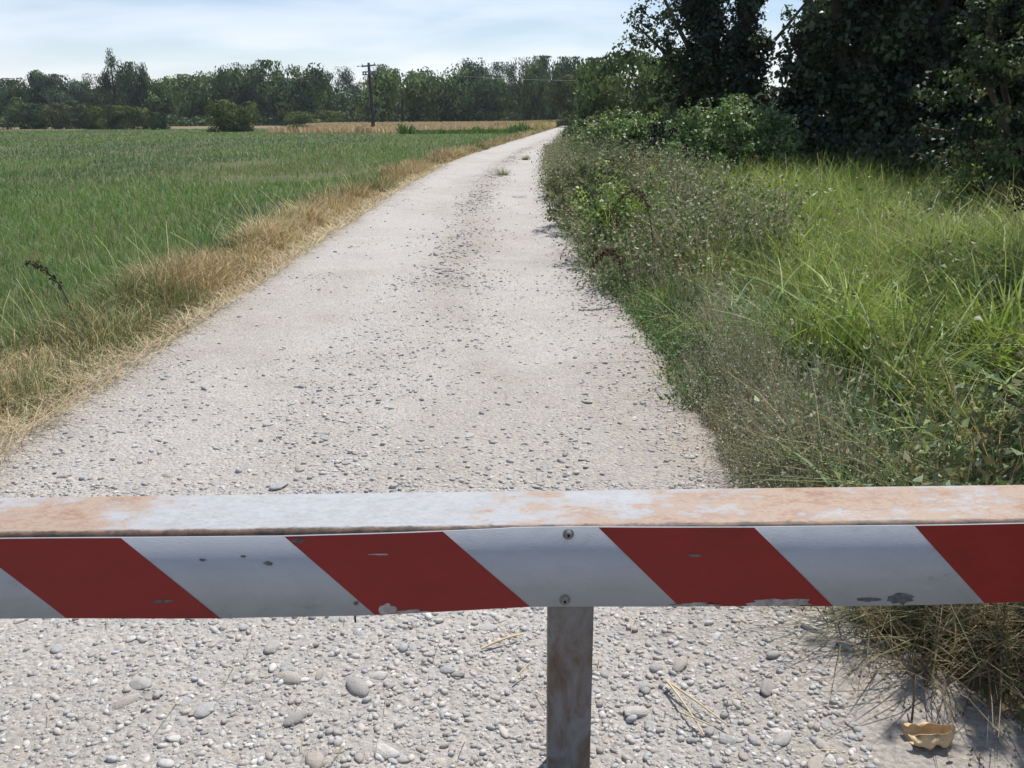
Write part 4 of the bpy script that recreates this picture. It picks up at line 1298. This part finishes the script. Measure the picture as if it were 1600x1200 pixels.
TOPX = [-2.6, -1.131, -0.51, -0.018, -0.012, 0.124, 0.533, 1.123, 2.6]
TOPZ = [0.713, 0.715, 0.7165, 0.731, 0.7325, 0.7335, 0.730, 0.7355, 0.742]
BOTX = [-2.6, -1.168, -0.674, -0.353, 0.04, 0.72, 1.157, 2.6]; BOTZ = [0.514, 0.513, 0.510, 0.516, 0.534, 0.531, 0.538, 0.540]


def topz(x):
    return np.interp(x, TOPX, TOPZ)


def botz(x):
    return np.interp(x, BOTX, BOTZ)


def bow(x):
    """slight waviness of the thin sheet"""
    return 0.0015 * np.sin(np.asarray(x) * 5.1) + 0.001 * np.sin(np.asarray(x) * 11.0 + 1)


def board_sheet(name, x0, x1, n_, mat, parent):
    xs = np.linspace(x0, x1, n_)
    rows = []
    for x in xs:
        zt, zb = float(topz(x)), float(botz(x)); yb = BY + float(bow(x))
        rows += [(x, yb, zb), (x, yb, zt), (x, yb + 0.003, zt), (x, yb + 0.003, zb)]
    V = np.array(rows) - np.array([0.135, 1.84, 0])
    F = []
    for i_ in range(n_ - 1):
        a, b = i_ * 4, i_ * 4 + 4
        for j in range(4):
            F.append((a + j, b + j, b + (j + 1) % 4, a + (j + 1) % 4))
    F += [(0, 1, 2, 3), ((n_ - 1) * 4 + 3, (n_ - 1) * 4 + 2, (n_ - 1) * 4 + 1, (n_ - 1) * 4)]
    return obj(name, npmesh(name, V, np.array(F), None, False, mat), parent)


board_l = board_r = board_sheet('striped_board', -2.6, 2.6, 131, M_WHITE, bar)


def film(name, tx0, tx1, bx0, bx1, mat, parent, lift=0.0007, clip=None):
    """a red reflective film between two slanted edges on the board"""
    na, nb = 15, 6
    G = []
    for j in range(nb + 1):
        v = 0.004 + 0.992 * j / nb
        for i_ in range(na + 1):
            u = i_ / na
            x = (bx0 + (bx1 - bx0) * u) * (1 - v) + (tx0 + (tx1 - tx0) * u) * v
            if clip: x = min(max(x, clip[0]), clip[1])
            z = float(botz(x)) * (1 - v) + float(topz(x)) * v
            G.append((x, BY + float(bow(x)) - lift, z))
    G = np.array(G) - np.array([0.135, 1.84, 0])
    i0 = (np.arange(nb)[:, None] * (na + 1) + np.arange(na)[None, :]).ravel()
    F = np.stack([i0, i0 + 1, i0 + na + 2, i0 + na + 1], -1)
    return obj(name, npmesh(name, G, F, None, False, mat), parent)


film('red_stripe', -1.215, -0.866, -1.018, -0.667, M_RED, board_l)
film('red_stripe', -1.91, -1.56, -1.71, -1.36, M_RED, board_l)
film('red_stripe', -2.595, -2.255, -2.40, -2.055, M_RED, board_l)
film('red_stripe', -0.505, -0.155, -0.314, 0.038, M_RED, board_l)
s3 = film('red_stripe', 0.187, 0.530, 0.376, 0.725, M_RED, board_r)
film('red_stripe', 0.881, 1.225, 1.067, 1.415, M_RED, board_r)
film('red_stripe', 1.575, 1.92, 1.76, 2.11, M_RED, board_r)


def patch(name, x, z, w, h, mat, parent, lift=0.0013, seed=0, pts=18, bottom=False):
    r = np.random.default_rng(seed)
    an = np.linspace(0, 2 * np.pi, pts, endpoint=False)
    rr = 1 + r.normal(0, 0.16, pts)
    X = x + np.cos(an) * w * 0.5 * rr; Z = z + np.sin(an) * h * 0.5 * rr
    if bottom: Z = np.maximum(Z, botz(X) + 0.0008)
    V = np.stack([X, BY + bow(X) - lift, Z], -1) - np.array([0.135, 1.84, 0])
    F = [(0, i_, i_ + 1, i_ + 2) for i_ in range(1, pts - 2, 2)]
    return obj(name, npmesh(name, V, np.array(F), None, False, mat), parent)


patch('peeled_patch', -0.285, 0.530, 0.040, 0.034, M_SCUFF, board_l, seed=1, bottom=True)
patch('peeled_patch', -0.225, 0.524, 0.085, 0.014, M_SCUFF, board_l, seed=2, bottom=True)
patch('peeled_patch', 0.415, 0.537, 0.09, 0.014, M_SCUFF, board_r, seed=3, bottom=True)
patch('peeled_patch', 0.60, 0.540, 0.145, 0.024, M_SCUFF, board_r, seed=4, bottom=True)
for i_, (x, z, w, h, mt, pb) in enumerate(((-0.795, 0.556, 0.05, 0.008, M_DIRT, board_l), (-0.30, 0.672, 0.042, 0.004, M_SCUFF, board_l), (0.405, 0.662, 0.034, 0.006, M_DIRT, board_r),
                                          (-0.69, 0.660, 0.014, 0.007, M_DIRT, board_l), (-0.60, 0.668, 0.012, 0.006, M_DIRT, board_l), (-0.545, 0.650, 0.018, 0.010, M_DIRT, board_l),
                                          (-0.355, 0.548, 0.012, 0.009, M_DIRT, board_l), (0.80, 0.548, 0.055, 0.010, M_DIRT, board_r), (0.875, 0.551, 0.060, 0.026, M_DIRT, board_r),
                                          (-0.475, 0.706, 0.03, 0.012, M_DIRT, board_l))):
    patch('scuff_mark', x, z, w, h, mt, pb, seed=20 + i_, bottom=True)
for x, z in ((0.122, 0.716), (0.116, 0.551)):
    sc = obj('screw', lathe('screw', [(0.0125, 0.0), (0.0125, 0.0018), (0.0095, 0.003), (0.0085, 0.006), (0.005, 0.0078), (0.0, 0.008)], M_SCREW, 18), bar, loc(x, BY + float(bow(x)) - 0.0005, z), (RAD(90), 0, 0))
    obj('socket', lathe('socket', [(0.0036, 0.0), (0.0036, 0.0012), (0.0, 0.0013)], M_SOCKET, 6), sc, (0, 0, 0.0074))  # raised plug, the shade of the hex hole is put into its colour
obj('hanging_tab', boxmesh('hanging_tab', 0.004, 0.002, 0.028, M_SOCKET), bar, loc(-0.362, BY + 0.005, 0.508))

# ------------------------------------------------------------------ litter
M_CARD = noise_mat('cardboard', [(0.3, S(190, 162, 122)), (0.5, S(210, 184, 144)), (0.7, S(198, 170, 128))], 40, rough=0.85, bump=0.2)
t = empty('cardboard_scrap', (1.075, 1.86, float(road_z(np.array([1.07]), np.array([1.86]))[0])), RAD(-12))
tag(t, 'crumpled tan cardboard scrap lying on the gravel at bottom right', 'cardboard')
na, nb = 24, 9
G = np.zeros((nb + 1, na + 1, 3))
for j in range(nb + 1):
    for i_ in range(na + 1):
        u = i_ / na; v = j / nb
        a = RAD(-150 + 300 * v)                      # curled like a flattened sleeve
        rx = 0.030 + 0.010 * math.sin(u * 5)
        rz = 0.018 + 0.016 * u * (1 - 0.3 * v)
        G[j, i_] = ((u - 0.5) * (0.105 + 0.02 * math.sin(v * 7)), -math.sin(a) * rx + 0.004 * math.sin(u * 17 + v * 4), rz - math.cos(a) * rz * 0.95 + 0.004 * math.sin(u * 13 + v * 9) + 0.002)
V = np.concatenate([G.reshape(-1, 3), (G * np.array([1.0, 0.93, 0.96]) + np.array([0, 0, 0.0018])).reshape(-1, 3)])
i0 = (np.arange(nb)[:, None] * (na + 1) + np.arange(na)[None, :]).ravel()
F1 = np.stack([i0, i0 + 1, i0 + na + 2, i0 + na + 1], -1); K = (nb + 1) * (na + 1)
F2 = F1[:, ::-1] + K
rim = [r_ for i_ in range(na) for r_ in ((i_, i_ + 1, i_ + 1 + K, i_ + K), (nb * (na + 1) + i_ + 1, nb * (na + 1) + i_, nb * (na + 1) + i_ + K, nb * (na + 1) + i_ + 1 + K))]
rim += [r_ for j in range(nb) for r_ in ((j * (na + 1), j * (na + 1) + K, (j + 1) * (na + 1) + K, (j + 1) * (na + 1)), (j * (na + 1) + na, (j + 1) * (na + 1) + na, (j + 1) * (na + 1) + na + K, j * (na + 1) + na + K))]
obj('curled_sheet', npmesh('curled_sheet', V, np.concatenate([F1, F2, np.array(rim)]), None, True, M_CARD), t)

M_TWIG = noise_mat('pale_twig', [(0.3, S(188, 170, 134)), (0.7, S(212, 198, 166))], 30)
M_DTWIG = noise_mat('dark_twig', [(0.3, S(84, 70, 54)), (0.7, S(112, 94, 74))], 30)
for lab, pts, r, mt in (
    ('pale bleached twig on the gravel left of the post', ((-0.10, 2.30, 0.03), (-0.03, 2.34, 0.045), (0.03, 2.37, 0.035)), 0.0045, M_TWIG),
    ('short pale straw leaning beside the post', ((0.0, 2.14, 0.03), (0.02, 2.17, 0.045), (0.05, 2.20, 0.05)), 0.003, M_TWIG),
    ('long dry stalk lying right of the post, leftmost of the bundle', ((0.44, 2.12, 0.04), (0.47, 2.02, 0.05), (0.50, 1.90, 0.035)), 0.0035, M_TWIG),
    ('long dry stalk lying right of the post, rightmost of the bundle', ((0.44, 2.12, 0.04), (0.50, 2.02, 0.055), (0.57, 1.93, 0.04)), 0.0035, M_TWIG),
    ('short dry stalk crossing the foot of the stalk bundle', ((0.45, 1.98, 0.045), (0.48, 1.95, 0.05), (0.53, 1.92, 0.045)), 0.003, M_TWIG),
    ('dark upright twig behind the cardboard scrap', ((1.06, 1.93, 0.0), (1.07, 1.95, 0.09), (1.10, 2.02, 0.13)), 0.0035, M_DTWIG),
    ('slanting twig right of the cardboard scrap', ((1.19, 1.94, 0.0), (1.23, 1.98, 0.06), (1.27, 2.03, 0.10)), 0.003, M_DTWIG),
):
    V, F = tube(bez(*pts, 8), np.linspace(r, r * 0.6, 8), 6)
    P0 = np.array(pts[0]) * np.array([1, 1, 0])
    tag(obj('twig', npmesh('twig', V - P0, F, None, True, mt), None, tuple(P0)), lab, 'twig')

# ------------------------------------------------------------------ summer haze over the plain
m = bpy.data.materials.new('haze_air'); m.use_nodes = True
n = m.node_tree.nodes; n.clear()
o_ = n.new('ShaderNodeOutputMaterial'); v_ = n.new('ShaderNodeVolumePrincipled')
v_.inputs['Color'].default_value = (0.80, 0.88, 1.0, 1)
v_.inputs['Density'].default_value = 0.00022
v_.inputs['Anisotropy'].default_value = 0.3
m.node_tree.links.new(v_.outputs[0], o_.inputs['Volume'])
hz = obj('haze', boxmesh('haze', 420, 330, 22, m), None, (-20, 110, 9.5))
tag(hz, 'thin summer haze over the fields', kind='stuff')
